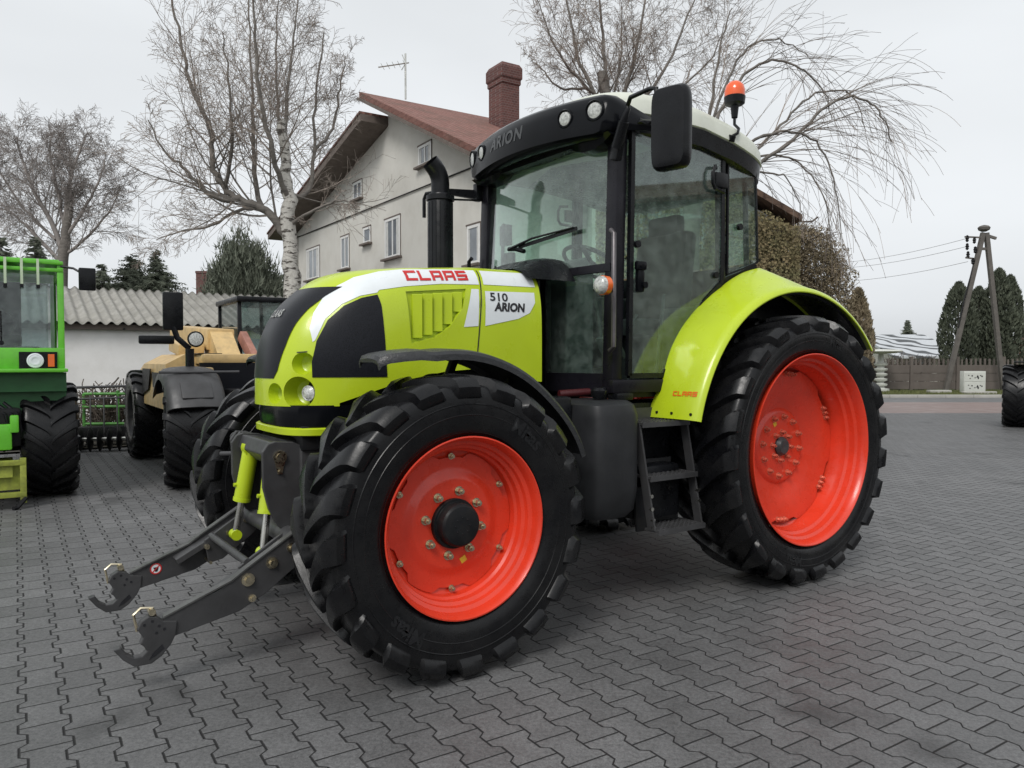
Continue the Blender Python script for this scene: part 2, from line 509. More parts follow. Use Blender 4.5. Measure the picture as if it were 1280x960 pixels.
FW, FT = .40, .46
fl, flt, fyo = wheel(FX, 1.083 - .188, FR, .387, FW, 20, .036, 1, 'front')
fr_, frt, _ = wheel(FX, -(1.083 - .188), FR, .387, FW, 20, .036, -1, 'front')
rl, rlt, ryo = wheel(0, 1.083 - .218, RR, .578, FT, 23, .040, 1, 'rear')
rr_, rrt, _ = wheel(0, -(1.083 - .218), RR, .578, FT, 23, .040, -1, 'rear')

def tyre_text(tyre, par, s, size, th0, r0, bold=.03, sp=1.0):
    bv = bvh_of(tyre); bm = text_bm(s, size, bold, spacing=sp)
    def f(a, b):
        th = th0 - a / r0; r = r0 + b
        return (-r * math.cos(th), 3, r * math.sin(th)), (0, -1, 0)
    decal('tyre_lettering', None, M['rubberlet'], par, bv, f, off=.002, bm=bm)
tyre_text(flt, fl, 'Mitas', .085, R_(52), .480, .03)
tyre_text(flt, fl, 'Mitas', .085, R_(232), .480, .03)
tyre_text(rlt, rl, 'Mitas', .075, R_(-108), .665, .03)
tyre_text(rlt, rl, 'Mitas', .075, R_(72), .665, .03)
def rimsticker(par, x, y, z, r=.012, ang=.5):
    mb = MB(); mb.box((x, y, z), (.03, .002, .026), Matrix.Rotation(ang, 3, 'Y')); mb.build('wheel_sticker', M['yellow'], par, smooth=0)
rimsticker(fl, -.05, fyo - .1255, -.165); rimsticker(rl, .06, ryo - .2345, .14)

# ---- bonnet
Z0 = 1.13
def zt(x): return interp([(1.5, 1.862), (1.9, 1.858), (2.3, 1.828), (2.6, 1.80), (2.8, 1.775), (3.0, 1.75)], x)
def hood_f(x, y, z):
    w = interp([(1.5, .395), (2.3, .392), (2.7, .385), (3, .38)], x)
    w *= 1 - .03 * sstep(1.6, 1.9, z)
    a = abs(y) / w; b = max(0, (x - 2.28) / (2.972 - 2.28)); c = max(0, (z - Z0) / (zt(x) - Z0))
    p = 2.75; g = (a ** p + b ** p) ** (1 / p)
    q = 3.0 + 3.6 * (1 - sstep(0, .75, b)) * 1.0
    return g ** q + c ** q
def shoot(o, d):
    lo, hi = 0, 2.0
    for _ in range(34):
        m = (lo + hi) / 2; p = o + d * m
        if hood_f(*p) < 1: lo = m
        else: hi = m
    return o + d * lo
rings = []
NT_ = 72
for x in [1.53 + (2.28 - 1.53) * i / 16 for i in range(17)]:
    rings.append([shoot(Vector((x, 0, Z0)), Vector((0, math.cos(PI * k / NT_), math.sin(PI * k / NT_)))) for k in range(NT_ + 1)])
for i in range(1, 60):
    al = PI / 2 * i / 60
    rings.append([shoot(Vector((2.28, 0, Z0)), Vector((math.sin(al), math.cos(al) * math.cos(PI * k / NT_), math.cos(al) * math.sin(PI * k / NT_)))) for k in range(NT_ + 1)])
rings.append([Vector((2.972, 0, Z0))] * (NT_ + 1))
mb = MB(); mb.grid(rings)
m = NT_ + 1
mb.f.append(tuple(range(m))); mb.mi.append(0)                       # rear cap
mb.f.append(tuple([i * m for i in range(len(rings))] + [i * m + NT_ for i in range(len(rings) - 2, -1, -1)])); mb.mi.append(0)   # floor
hood = mb.build('bonnet', M['green'], TR, smooth=0)
bm = bmesh.new(); bm.from_mesh(hood.data); bmesh.ops.remove_doubles(bm, verts=bm.verts[:], dist=1e-5)
bmesh.ops.dissolve_degenerate(bm, dist=1e-6, edges=bm.edges[:]); bmesh.ops.recalc_face_normals(bm, faces=bm.faces[:]); bm.to_mesh(hood.data); bm.free()
hb0 = bvh_of(hood)                                                  # the uncut skin

cuts = []
def cutter(mb): 
    o = mb.build('cutter', M['green'], TR, smooth=0); cuts.append(o); return o
# arch over the front wheel, both sides at once
c = MB(); c.prism([(2.70, 1.0), (2.70, 1.145), (2.54, 1.198), (2.36, 1.253), (2.14, 1.292), (1.98, 1.302), (1.80, 1.28), (1.62, 1.235), (1.4, 1.22), (1.4, 1.0)], 1, -1, 1); cutter(c)
c = MB(); c.box((2.66, 0, .99), (.2, 2, .3)); 
# side vents
ventpoly = [(2.36, 1.690), (2.01, 1.722), (2.04, 1.62), (2.12, 1.52), (2.20, 1.468), (2.34, 1.432)]
grillepoly = [(2.815, 1.268), (2.815, 1.34), (2.79, 1.44), (2.735, 1.54), (2.66, 1.61), (2.58, 1.650), (2.505, 1.668), (2.492, 1.62), (2.480, 1.45), (2.470, 1.268)]
for s in (1, -1):
    c = MB(); c.prism(ventpoly, 1, .362 * s, .8 * s); cutter(c)
    c = MB(); c.bar((1.905, .385 * s, 1.9), (1.965, .385 * s, 1.2), .05, .006, up=(0, 1, 0)); cutter(c)
    # lamp bowls
    for (y, z, r, dp) in ((.262, 1.196, .076, .09), (.155, 1.190, .050, .06), (.270, 1.334, .053, .06)):
        hit = hb0.ray_cast(Vector((4, y * s, z)), Vector((-1, 0, 0)))[0]
        c = MB(); prof = [(.06, 0), (.06, r * 1.06), (0.0, r), (-dp * .5, r * .93), (-dp * .85, r * .75), (-dp, r * .45), (-dp, 0)]
        dirv = Vector((1, (.75 if y > .2 else .35) * s, .02)).normalized(); q = Vector((1, 0, 0)).rotation_difference(dirv).to_matrix()
        c.lathe(prof, 40, axis='x'); c.v = [tuple(q @ Vector(v) + hit) for v in c.v]; cutter(c)
boolean(hood, cuts)

side = lambda s: (lambda a, b: ((a, 3 * s, b), (0, -s, 0)))
# dark mesh panels in the side openings
for s in (1, -1):
    mb = MB()
    for i in range(6):                                             # pressed louvres
        x0 = 2.325 - i * .058; ztop = interp([(2.0, 1.716), (2.36, 1.682)], x0) - .006; zb = interp([(2.01, 1.71), (2.04, 1.63), (2.12, 1.53), (2.2, 1.478), (2.34, 1.440)], x0 - .02) + .01
        if ztop - zb < .03: continue
        mb.prism([(x0, .362 * s), (x0 - .046, .362 * s), (x0 - .050, .388 * s), (x0 - .004, .370 * s)], 2, zb, ztop)
    mb.build('louvre_panel', M['green'], TR, smooth=0, bevel=.003)
STR = [[(2.806, 1.435), (2.812, 1.50), (2.785, 1.575), (2.730, 1.655), (2.665, 1.710), (2.585, 1.755), (2.46, 1.790), (2.35, 1.806), (2.15, 1.82), (1.925, 1.828), (1.925, 1.748), (2.15, 1.740), (2.357, 1.716), (2.492, 1.692), (2.505, 1.678), (2.585, 1.660), (2.668, 1.618), (2.745, 1.545), (2.795, 1.444)],
       [(1.978, 1.722), (1.933, 1.723), (1.948, 1.528), (2.037, 1.521)]]
STR2 = [[(1.892, 1.828), (1.557, 1.834), (1.557, 1.754), (1.897, 1.750)],
        [(1.895, 1.715), (1.570, 1.722), (1.572, 1.665), (1.612, 1.608), (1.69, 1.574), (1.905, 1.530)]]
def face_cmp(P): return P
for s in (1, -1):
    decal('panel_seam', [[(1.911, 1.828), (1.904, 1.828), (1.953, 1.36), (1.960, 1.36)], [(2.83, 1.392), (2.83, 1.387), (2.87, 1.383), (2.87, 1.388)]], M['blacklet'], TR, hb0, side(s), off=.0022, step=.012)
    decal('white_stripe', STR + STR2, M['white'], TR, hb0, side(s), off=.0024, step=.012)
# maker's name in block letters
def block_word(x0, z0, cw, chh, gap, slope=0.0):
    t = .24
    L = {'C': [(0, 0, 1, t), (0, 1 - t, 1, 1), (0, 0, t, 1)], 'L': [(0, 0, 1, t), (0, 0, t, 1)],
         'A': [(0, 0, t, 1), (1 - t, 0, 1, 1), (t, .30, 1 - t, .30 + t * .9), (t, 1 - t, 1 - t, 1)],
         'S': [(0, 0, 1, t), (0, 1 - t, 1, 1), (0, .38, 1, .38 + t), (0, .38, t, 1), (1 - t, 0, 1, .6)]}
    polys = []
    for i, ch in enumerate('CLAAS'):
        for (a, b, c_, d) in L[ch]:
            ox = x0 - i * (cw + gap)
            polys.append([(ox - a * cw, z0 + b * chh + slope * (i + a)), (ox - c_ * cw, z0 + b * chh + slope * (i + c_)), (ox - c_ * cw, z0 + d * chh + slope * (i + c_)), (ox - a * cw, z0 + d * chh + slope * (i + a))])
    return polys
decal('maker_name', block_word(2.345, 1.744, .064, .053, .010, .0045), M['redlet'], TR, hb0, side(1), off=.0048)
def text_decal(s, size, cx, cz, m, name, bold=.02, shear=0, sp=1.0, sx=1.0, off=.0048):
    bm = text_bm(s, size, bold, shear, sp)
    decal(name, None, m, TR, hb0, lambda a, b: ((cx - a * sx, 3, cz + b), (0, -1, 0)), off=off, bm=bm)
text_decal('510', .060, 1.812, 1.684, M['blacklet'], 'model_number', .022, sx=1.3)
text_decal('ARION', .062, 1.745, 1.632, M['blacklet'], 'model_name', .045, shear=.15, sx=1.0)
# front grille and badge (projected from the front)
hb1 = bvh_of(hood)
for s in (1, -1):
    sg = decal('side_grille', [grillepoly], M['mesh'], TR, hb0, side(s), off=.0035, step=.012)
front = lambda a, b: ((4, a, b), (-1, 0, 0))
gp = [(-.150, 1.262), (.150, 1.262), (.172, 1.30), (.195, 1.42), (.203, 1.52), (.214, 1.60), (.235, 1.658), (.262, 1.705), (-.262, 1.705), (-.235, 1.658), (-.214, 1.60), (-.203, 1.52), (-.195, 1.42), (-.172, 1.30)]
decal('front_grille', [gp], M['mesh'], TR, hb0, front, off=.004, step=.025)
bm = text_bm('CLAAS', .05, .03, spacing=1.1)
decal('grille_badge', None, M['steel'], TR, hb0, lambda a, b: ((4, a, 1.575 + b), (-1, 0, 0)), off=.008, bm=bm)
# headlamps
for s in (1, -1):
    mb = MB(); hit = hb0.ray_cast(Vector((4, .268 * s, 1.192)), Vector((-1, 0, 0)))[0]
    c0 = hit + Vector((-.050, -.006 * s, 0)); dv = Vector((1, .6 * s, .0)).normalized(); q = Vector((1, 0, 0)).rotation_difference(dv).to_matrix()
    mb.lathe([(-.03, .0), (-.03, .026), (.010, .037), (.017, .037), (.019, .033), (.016, .030), (.022, .024), (.025, .0)], 32, axis='x'); mb.v = [tuple(q @ Vector(v) + c0) for v in mb.v]
    mb.build('headlight', M['lens'], TR, smooth=40)
    mb = MB(); pass
# black skirt and green strip below the bonnet
def plan_ring(z, w, xn, xr, p=3.6, n=40):
    pts = []
    for k in range(n + 1):
        a = -PI / 2 + PI * k / n
        ca, sa = math.cos(a), math.sin(a)
        pts.append((lerp(xr, xn, .38) + (xn - lerp(xr, xn, .38)) * abs(ca) ** (2 / p), w * math.copysign(abs(sa) ** (2 / p), sa), z))
    pts += [(xr, w, z), (xr, -w, z)]
    return pts
mb = MB(); mb.loft([plan_ring(1.032, .345, 2.93, 2.2), plan_ring(1.10, .352, 2.935, 2.2), plan_ring(1.135, .350, 2.93, 2.2)]); mb.build('front_skirt', M['blackgloss'], TR, smooth=40)
mb = MB(); mb.loft([plan_ring(.992, .346, 2.93, 2.5), plan_ring(.996, .352, 2.94, 2.5), plan_ring(1.024, .354, 2.942, 2.5), plan_ring(1.029, .346, 2.935, 2.5)]); mb.build('front_strip', M['green'], TR, smooth=40)
mb = MB()
mb.box((2.15, 0, 1.12), (1.3, .62, .40), bev=.03); mb.box((2.62, 0, .98), (.5, .6, .12), bev=.02)
mb.box((1.2, 0, .86), (3.0, .50, .42), bev=.04); mb.box((2.3, 0, .80), (1.25, .46, .36), bev=.05)
for i in range(6): mb.cyl((1.75 + i * .13, .26, .95), (1.75 + i * .13, .36, 1.02), .03, 10)
mb.build('engine_block', M['chassis'], TR, smooth=30)
mb = MB(); mb.cyl((FX, -.74, FR), (FX, .74, FR), .075, 20); mb.box((FX, 0, FR + .03), (.26, .5, .2), bev=.04)
for s in (1, -1): mb.cyl((FX, .70 * s, FR), (FX, .84 * s, FR), .15, 24); mb.box((FX, .66 * s, FR), (.16, .14, .34), bev=.03); mb.tube([(FX - .2, .2 * s, FR + .02), (FX - .2, .66 * s, FR + .02)], .03)
mb.build('front_axle', M['chassis'], TR, smooth=30)
mb = MB(); mb.cyl((0, -.80, RR), (0, .80, RR), .15, 24); mb.box((0, 0, RR), (.55, .55, .5), bev=.06); mb.box((-.35, 0, .75), (.3, .45, .5), bev=.04)
mb.build('rear_axle', M['chassis'], TR, smooth=30)
# cowl behind the bonnet
mb = MB()
rows = []
for i in range(9):
    x = lerp(1.62, 1.28, i / 8); top = lerp(1.872, 1.955, sstep(0, .8, i / 8))
    rows.append([(x, .385, 1.80)] + [(x, .385 - .77 * k / 12, 1.80 + (top - 1.80) * (1 - abs(k / 6 - 1) ** 5)) for k in range(13)] + [(x, -.385, 1.80)])
mb.grid(rows); mb.box((1.524, 0, 1.50), (.012, .72, .62)); mb.prism([(1.28, 1.2), (1.50, 1.2), (1.50, 1.86), (1.28, 1.95)], 1, -.09, .09)
mb.build('scuttle', M['black'], TR, smooth=35)

# ---- exhaust
ex, ey = 1.665, -.5
mb = MB(); mb.lathe([(1.80, .06), (1.80, .080), (2.39, .080), (2.405, .074), (2.41, .06)], 32, c=(ex, ey, 0), axis='z')
for i in range(18):
    a = PI * i / 9
    mb.box((ex + .079 * math.cos(a), ey + .079 * math.sin(a), 2.1), (.006, .006, .50), Matrix.Rotation(a, 3, 'Z'))
mb.build('exhaust_silencer', M['black'], TR, smooth=35)
mb = MB(); P = [Vector((ex, ey, 2.40)), Vector((ex, ey, 2.47))]
for i in range(7):
    a = R_(48) * i / 6; P.append(Vector((ex - .13 + .13 * math.cos(a) + 2 * (.13 - .13 * math.cos(a)), ey, 2.47 + .14 * math.sin(a))))
P.append(P[-1] + Vector((.03, 0, .028)))
mb.tube(P, [.058] * (len(P) - 1) + [.056], 24, caps=False); mb.tube(P, [.052] * len(P), 24, caps=False)
mb.build('exhaust_pipe', M['black'], TR, smooth=40, recalc=False)
mb = MB(); mb.tube([(ex + .03, ey - .16, 2.28), (ex + .03, ey - .16, 2.40), (ex + .03, ey - .13, 2.43), (ex, ey - .05, 2.43)], .012, 8)
mb.lathe([(2.365, .083), (2.365, .090), (2.395, .090), (2.395, .083)], 28, c=(ex, ey, 0), axis='z')
mb.bar((ex - .08, ey + .02, 2.38), (1.22, -.68, 2.45), .012, .012)
mb.build('exhaust_clamp', M['black'], TR, smooth=30)

# ---- cab
A0 = [(1.235, .665), (1.195, .655)]
def pil(mb, a, b, w, h, s): mb.bar((a[0], a[1] * s, a[2]), (b[0], b[1] * s, b[2]), w, h, up=(0, 1, 0), bev=.012)
mb = MB()
for s in (1, -1):
    pil(mb, (1.240, .650, 1.16), (1.195, .642, 2.62), .075, .085, s)      # front pillar
    pil(mb, (.375, .675, 1.84), (.375, .665, 2.66), .045, .05, s)       # middle pillar
    pil(mb, (.03, .600, 1.92), (.06, .600, 2.62), .03, .03, s)       # rear pillar
    pil(mb, (.05, .66, 2.61), (1.22, .65, 2.61), .05, .05, s)
mb.bar((1.27, -.66, 2.59), (1.27, .66, 2.59), .05, .06)
mb.bar((.05, -.64, 2.61), (.05, .64, 2.61), .04, .05)
mb.bar((.03, -.66, 1.93), (.03, .66, 1.93), .05, .05)
for s in (1, -1):
    mb.bar((1.245, .655 * s, 1.86), (1.285, .10 * s, 1.86), .03, .045)
    mb.bar((1.245, .655 * s, 1.22), (1.28, .10 * s, 1.22), .04, .11)
    mb.bar((1.285, .115 * s, 1.18), (1.285, .115 * s, 1.88), .04, .04, up=(0, 1, 0))
mb.build('cab_frame', M['frame'], TR, smooth=30)
# floor, sill and lower body
mb = MB()
mb.box((.85, 0, 1.165), (.82, 1.34, .05))
for s in (1, -1):
    mb.bar((1.29, .69 * s, 1.205), (.84, .69 * s, 1.205), .05, .075, bev=.012)
    arc = [(.86, 1.17), (.865, 1.25), (.80, 1.36), (.745, 1.45), (.66, 1.58), (.555, 1.70), (.46, 1.785), (.38, 1.842), (.22, 1.895), (.06, 1.955), (.04, 1.955)]
    inner = [(.04, 1.2), (.5, 1.1), (.80, 1.12)]
    mb.prism(arc + inner, 1, .655 * s, .685 * s)
mb.prism([(.03, 1.15), (.07, 1.15), (.07, 1.94), (.03, 1.94)], 1, -.66, .66)
mb.build('cab_body', M['frame'], TR, smooth=30)
# windscreen: curved, goes down either side of the scuttle
def wx(y): return 1.225 + .085 * (1 - (y / .64) ** 2)
mb = MB()
for (ya, yb, za, zb) in ((-.615, .615, 1.88, 2.565),):
    rows = []
    for zz in (za, zb): rows.append([(wx(lerp(ya, yb, k / 20)) - (zz - 1.88) * .05, lerp(ya, yb, k / 20), zz) for k in range(21)])
    rows2 = [[(x - .005, y, z) for x, y, z in r] for r in rows]
    mb.grid(rows); mb.grid(rows2)
mb.build('windscreen', M['glass'], TR, smooth=60, recalc=False)
for s in (1, -1):
    mb = MB(); mb.loft([[(1.285, .13 * s, 1.27), (1.243, .625 * s, 1.27), (1.243, .625 * s, 1.84), (1.285, .13 * s, 1.84)], [(1.290, .13 * s, 1.27), (1.248, .625 * s, 1.27), (1.248, .625 * s, 1.84), (1.290, .13 * s, 1.84)]])
    mb.build('lower_window', M['glass'], TR, smooth=0)
DG = [(1.145, 1.275), (.872, 1.275), (.80, 1.395), (.735, 1.50), (.66, 1.605), (.56, 1.715), (.455, 1.80), (.415, 1.825), (.405, 2.60), (.50, 2.615), (1.125, 2.60)]
QG = [(.335, 1.875), (.20, 1.915), (.045, 1.968), (.075, 2.58), (.335, 2.615)]
def outline_frame(mb, poly, y, wd, th, s, close=True):
    pts = [(x, y * s, z) for x, z in poly]
    for a, b in zip(pts, pts[1:] + pts[:1]): mb.bar(a, b, th, wd, up=(0, 1, 0))
for s in (1, -1):
    mb = MB(); mb.prism(DG, 1, .700 * s, .705 * s); door = mb.build('door', M['dglass'], TR, smooth=0)
    mb = MB()
    cx, cz = .77, 1.95
    g2 = [(x + (.014 if x > cx else -.014), z + (.012 if z > cz else -.012)) for x, z in DG]
    outline_frame(mb, g2, .698, .026, .028, s); mb.build('door_frame', M['black'], door, smooth=30)
    mb = MB(); mb.prism(QG, 1, .690 * s, .695 * s); q = mb.build('quarter_window', M['dglass'], TR, smooth=0)
    mb = MB(); outline_frame(mb, QG, .692, .016, .012, s); mb.build('window_seal', M['black'], q, smooth=30)
    mb = MB(); mb.box((1.095, .718 * s, 1.80), (.05, .03, .15), bev=.012); mb.box((1.10, .728 * s, 1.87), (.07, .035, .05), bev=.012); mb.cyl((1.075, .73 * s, 1.765), (1.075, .745 * s, 1.765), .018, 16); mb.build('door_handle', M['blackgloss'], door, smooth=30)
    mb = MB(); mb.tube([(.452, .70 * s, 2.50), (.50, .735 * s, 2.50), (.52, .735 * s, 2.46), (.52, .735 * s, 2.40), (.50, .735 * s, 2.37), (.40, .72 * s, 2.36)], .011, 8); mb.box((.42, .71 * s, 2.43), (.11, .025, .09), bev=.008)
    mb.build('door_hinge', M['black'], door, smooth=30)
    for (x, z) in ((.46, 1.86), (1.11, 1.99), (.24, 2.17)): mb = MB(); mb.cyl((x, .70 * s, z), (x, .722 * s, z), .02, 14); mb.build('glass_fixing', M['black'], door, smooth=30)
    mb = MB(); mb.tube([(1.30, .705 * s, 2.05), (1.305, .735 * s, 2.03), (1.305, .735 * s, 1.42), (1.30, .70 * s, 1.40)], .0135, 12)
    mb.build('grab_rail', M['chassis'] if s < 0 else mat('worn_rail', (.13, .12, .125), .35, metal=.6, var=.4), TR, smooth=40)
mb = MB(); mb.prism([(-.6, 1.97), (.6, 1.97), (.6, 2.58), (-.6, 2.58)], 0, .035, .040); mb.build('rear_window', M['glass'], TR, smooth=0)
# interior
mb = MB(); mb.box((.40, 0, 1.56), (.50, .50, .12), bev=.05); mb.box((.17, 0, 1.92), (.12, .48, .62), Matrix.Rotation(-.12, 3, 'Y'), bev=.05); mb.box((.38, 0, 1.36), (.3, .34, .32), bev=.02)
mb.box((.14, 0, 2.27), (.10, .28, .16), bev=.04)
mb.build('driver_seat', M['seat'], TR, smooth=40)
mb = MB(); mb.prism([(.98, 1.2), (1.20, 1.2), (1.20, 1.93), (1.04, 1.98), (.98, 1.90)], 1, -.20, .20); mb.box((.45, -.42, 1.55), (.65, .22, .5), bev=.03)
mb.box((.30, .48, 1.45), (.5, .28, .45), bev=.03)
mb.build('dashboard', M['interior'], TR, smooth=30, bevel=.01)
mb = MB()
R0 = Matrix.Rotation(R_(-28), 3, 'Y'); cs = Vector((.83, 0, 1.98))
mb.tube([cs + R0 @ Vector((.19 * math.cos(2 * PI * k / 28), .19 * math.sin(2 * PI * k / 28), 0)) for k in range(29)], .014, 8)
for k in range(3): mb.bar(cs, cs + R0 @ Vector((.18 * math.cos(2.09 * k + .5), .18 * math.sin(2.09 * k + .5), 0)), .03, .012)
mb.cyl(cs, (1.02, 0, 1.62), .04, 14)
mb.build('steering_wheel', M['blackgloss'], TR, smooth=40)
mb = MB(); mb.box((.62, 0, 2.585), (1.1, 1.24, .03)); mb.build('headliner', M['headliner'], TR, smooth=0)
mb = MB()
for (x, y, z, w, h) in ((1.12, -.52, 2.0, .10, .16), (1.13, -.54, 2.2, .09, .14), (.98, -.50, 1.72, .12, .2)): mb.box((x, y, z), (.05, w, h), bev=.01)
mb.tube([(1.15, -.6, 1.3), (1.14, -.55, 2.28)], .012, 8)
mb.build('monitor', M['blackgloss'], TR, smooth=30)
mb = MB()
for (x, y, r) in ((1.13, .42, .1), (1.12, .5, -.2)): mb.box((x - .05, y, 1.42), (.03, .09, .14), Matrix.Rotation(.5, 3, 'Y'), bev=.01); mb.tube([(x - .02, y, 1.48), (x + .04, y, 1.75)], .008, 6)
mb.tube([(.95, .47, 1.2), (.9, .45, 1.55), (.85, .44, 1.62)], .010, 8); mb.tube([(.75, .5, 1.2), (.68, .5, 1.75)], .010, 8)
mb.build('pedal', M['interior'], TR, smooth=30)

# ---- roof
def rzoff(x): return -.125 * sstep(.75, -.15, x) ** 1.2
def roof_ring(z, inset, p=5.0, x0=-.13, x1=1.34, w=.75, n=80):
    pts = []; cx = (x0 + x1) / 2; hx = (x1 - x0) / 2 - inset; hy = w - inset * .9
    for k in range(n):
        a = 2 * PI * k / n; ca, sa = math.cos(a), math.sin(a)
        x = cx + hx * math.copysign(abs(ca) ** (2 / p), ca); y = hy * math.copysign(abs(sa) ** (2 / p), sa)
        x += .03 * (1 - (y / w) ** 2) * (1 if ca > 0 else -1)
        pts.append((x, y, z + rzoff(x)))
    return pts
mb = MB(); mb.loft([roof_ring(2.585, .10), roof_ring(2.588, .045), roof_ring(2.602, .018), roof_ring(2.69, .008), roof_ring(2.715, .03)]); mb.build('roof_gutter', M['black'], TR, smooth=40)
mb = MB(); mb.loft([roof_ring(2.700, .012), roof_ring(2.706, .002), roof_ring(2.775, .008), roof_ring(2.808, .026), roof_ring(2.832, .065), roof_ring(2.850, .15), roof_ring(2.864, .30), roof_ring(2.868, .5)])
mb.build('roof', M['roofwhite'], TR, smooth=50)
# black visor across the front
def vsec(y):
    a = abs(y); xf = 1.445 - .125 * (y / .7) ** 2 - .20 * sstep(.66, .775, a) ** 1.5; e = sstep(.60, .775, a)
    zt_ = 2.806 - .13 * e ** 2 - .015 * (y / .7) ** 2; zb_ = 2.552 + .02 * (1 - (y / .7) ** 2) + .06 * e
    bk = 1.15 if a > .5 else lerp(1.26, 1.12, sstep(.3, .5, a))
    pts = [(bk, zb_ + .03), (xf - .10, zb_ + .004), (xf - .04, zb_), (xf - .008, zb_ + .022), (xf, lerp(zb_, zt_, .35)), (xf - .004, lerp(zb_, zt_, .65)), (xf - .022, lerp(zb_, zt_, .9)), (xf - .05, zt_), (xf - .11, zt_ + .008), (bk - .02, zt_ - .01)]
    return [(x, y, z) for x, z in pts]
ys = [-.772 + 1.544 * i / 70 for i in range(71)]
mb = MB(); mb.loft([vsec(y) for y in ys])
for s in (1, -1):
    mb.loft([[(1.31, y * s, z0), (1.20, y * s, z0), (1.20, y * s, zz), (1.29, y * s, zz)] for y, zz, z0 in ((.34, 2.567, 2.58), (.40, 2.535, 2.58), (.46, 2.518, 2.58), (.56, 2.516, 2.58), (.64, 2.54, 2.58), (.69, 2.567, 2.58))])
visor = mb.build('roof_visor', M['blackgloss'], TR, smooth=40)
vb = bvh_of(visor)
for s in (1, -1):
    for (y, z, r) in ((.620, 2.700, .046), (.430, 2.694, .041)):
        hit, n, _, _ = vb.ray_cast(Vector((4, y * s, z)), Vector((-1, 0, 0)))
        dv = Vector((1, .30 * s * (y / .6), -.06)).normalized(); q = Vector((1, 0, 0)).rotation_difference(dv).to_matrix()
        mb = MB(); mb.lathe([(-.06, r * 1.25), (.004, r * 1.3), (.010, r * 1.18), (.002, r * 1.05), (-.01, r)], 28, axis='x'); mb.v = [tuple(q @ Vector(v) + hit) for v in mb.v]; wl = mb.build('work_light', M['blackgloss'], TR, smooth=40)
        mb = MB(); mb.lathe([(-.006, r), (.006, r * .9), (.010, r * .5), (.011, 0)], 28, axis='x'); mb.v = [tuple(q @ Vector(v) + hit) for v in mb.v]; mb.build('lamp_lens', M['lens'], wl, smooth=50)
bm = text_bm('ARION', .105, .03, .1, 1.15)
decal('visor_lettering', None, M['greylet'], TR, vb, lambda a, b: ((4, a * 1.0 - .10, 2.695 + b), (-1, 0, 0)), off=.003, bm=bm)
# wiper
mb = MB(); mb.tube([(1.33, -.05, 2.02), (1.335, -.14, 2.045), (1.34, -.20, 2.05)], .014, 8); mb.tube([(1.345, -.20, 2.045), (1.345, .05, 2.085), (1.31, .40, 2.105)], [.010, .007, .005], 6)
mb.bar((1.335, -.10, 2.05), (1.30, .42, 2.098), .008, .022)
mb.build('wiper', M['black'], TR, smooth=40)
# indicator on its stalk
mb = MB(); mb.bar((1.29, .70, 1.735), (1.40, .78, 1.735), .03, .04, bev=.008); mb.lathe([(-.032, 0), (-.032, .045), (.0, .05), (.002, .05), (.002, 0)], 28, c=(1.43, .785, 1.74), axis='x'); st = mb.build('indicator', M['black'], TR, smooth=35)
mb = MB(); mb.lathe([(.003, .048), (.022, .046), (.034, .034), (.040, .015), (.041, 0)], 28, c=(1.43, .785, 1.74), axis='x'); mb.build('front_lens', M['lens'], st, smooth=50)
mb = MB(); mb.lathe([(-.04, 0), (-.038, .03), (-.030, .049), (.0025, .051), (.0025, .0)], 28, c=(1.43, .785, 1.74), axis='x'); mb.build('amber_lens', M['amber'], st, smooth=50)
# mirrors
mb = MB(); mb.bar((1.23, .66, 2.44), (1.23, .71, 2.62), .045, .06, bev=.01); mb.tube([(1.25, .69, 2.52), (1.26, .76, 2.63), (1.26, .79, 2.68), (1.26, .79, 2.70), (1.28, .83, 2.725), (1.29, .98, 2.725), (1.30, 1.035, 2.71), (1.30, 1.045, 2.55)], [.022, .022, .014, .012, .012, .012, .012, .012], 10)
mb.tube([(1.25, .69, 2.50), (1.26, .76, 2.62)], .03, 10)
mb.build('mirror_arm', M['black'], TR, smooth=40)
def mirror_head(c, w, h, d, rz, name='mirror'):
    mb = MB(); rings = []
    for (dx, k) in ((-d / 2, .80), (-d / 2 + .012, .97), (0, 1), (d / 2 - .02, .97), (d / 2, .86), (d / 2 + .006, .6)):
        row = []
        for i in range(40):
            a = 2 * PI * i / 40; ca, sa = math.cos(a), math.sin(a)
            row.append(Vector((dx, w / 2 * math.copysign(abs(ca) ** (2 / 6), ca) * (k if k > .8 else k), h / 2 * math.copysign(abs(sa) ** (2 / 6), sa) * (1 - (1 - k) * .5))))
        rings.append(row)
    mb.loft(rings); q = Matrix.Rotation(rz, 3, 'Z'); mb.v = [tuple(q @ Vector(v) + Vector(c)) for v in mb.v]
    o = mb.build(name, M['black'], TR, smooth=40)
    mb = MB(); mb.box((-d / 2 - .001, 0, 0), (.004, w * .74, h * .88)); mb.v = [tuple(q @ Vector(v) + Vector(c)) for v in mb.v]; mb.build('mirror_glass', M['chrome'], o, smooth=0)
    return o
mirror_head((1.33, 1.165, 2.475), .205, .405, .075, R_(14))
mb = MB(); mb.tube([(1.22, -.67, 2.50), (1.235, -.70, 2.49), (1.25, -.74, 2.48)], .025, 10); mb.bar((1.26, -.69, 2.44), (1.26, -.69, 2.56), .05, .05, bev=.008)
mb.loft([[(1.27, -.70, 2.46), (1.27, -.73, 2.46), (1.27, -.73, 2.52), (1.27, -.70, 2.52)], [(1.50, -.74, 2.475), (1.50, -.76, 2.475), (1.50, -.76, 2.51), (1.50, -.74, 2.51)]])
mb.build('folded_mirror', M['black'], TR, smooth=30)
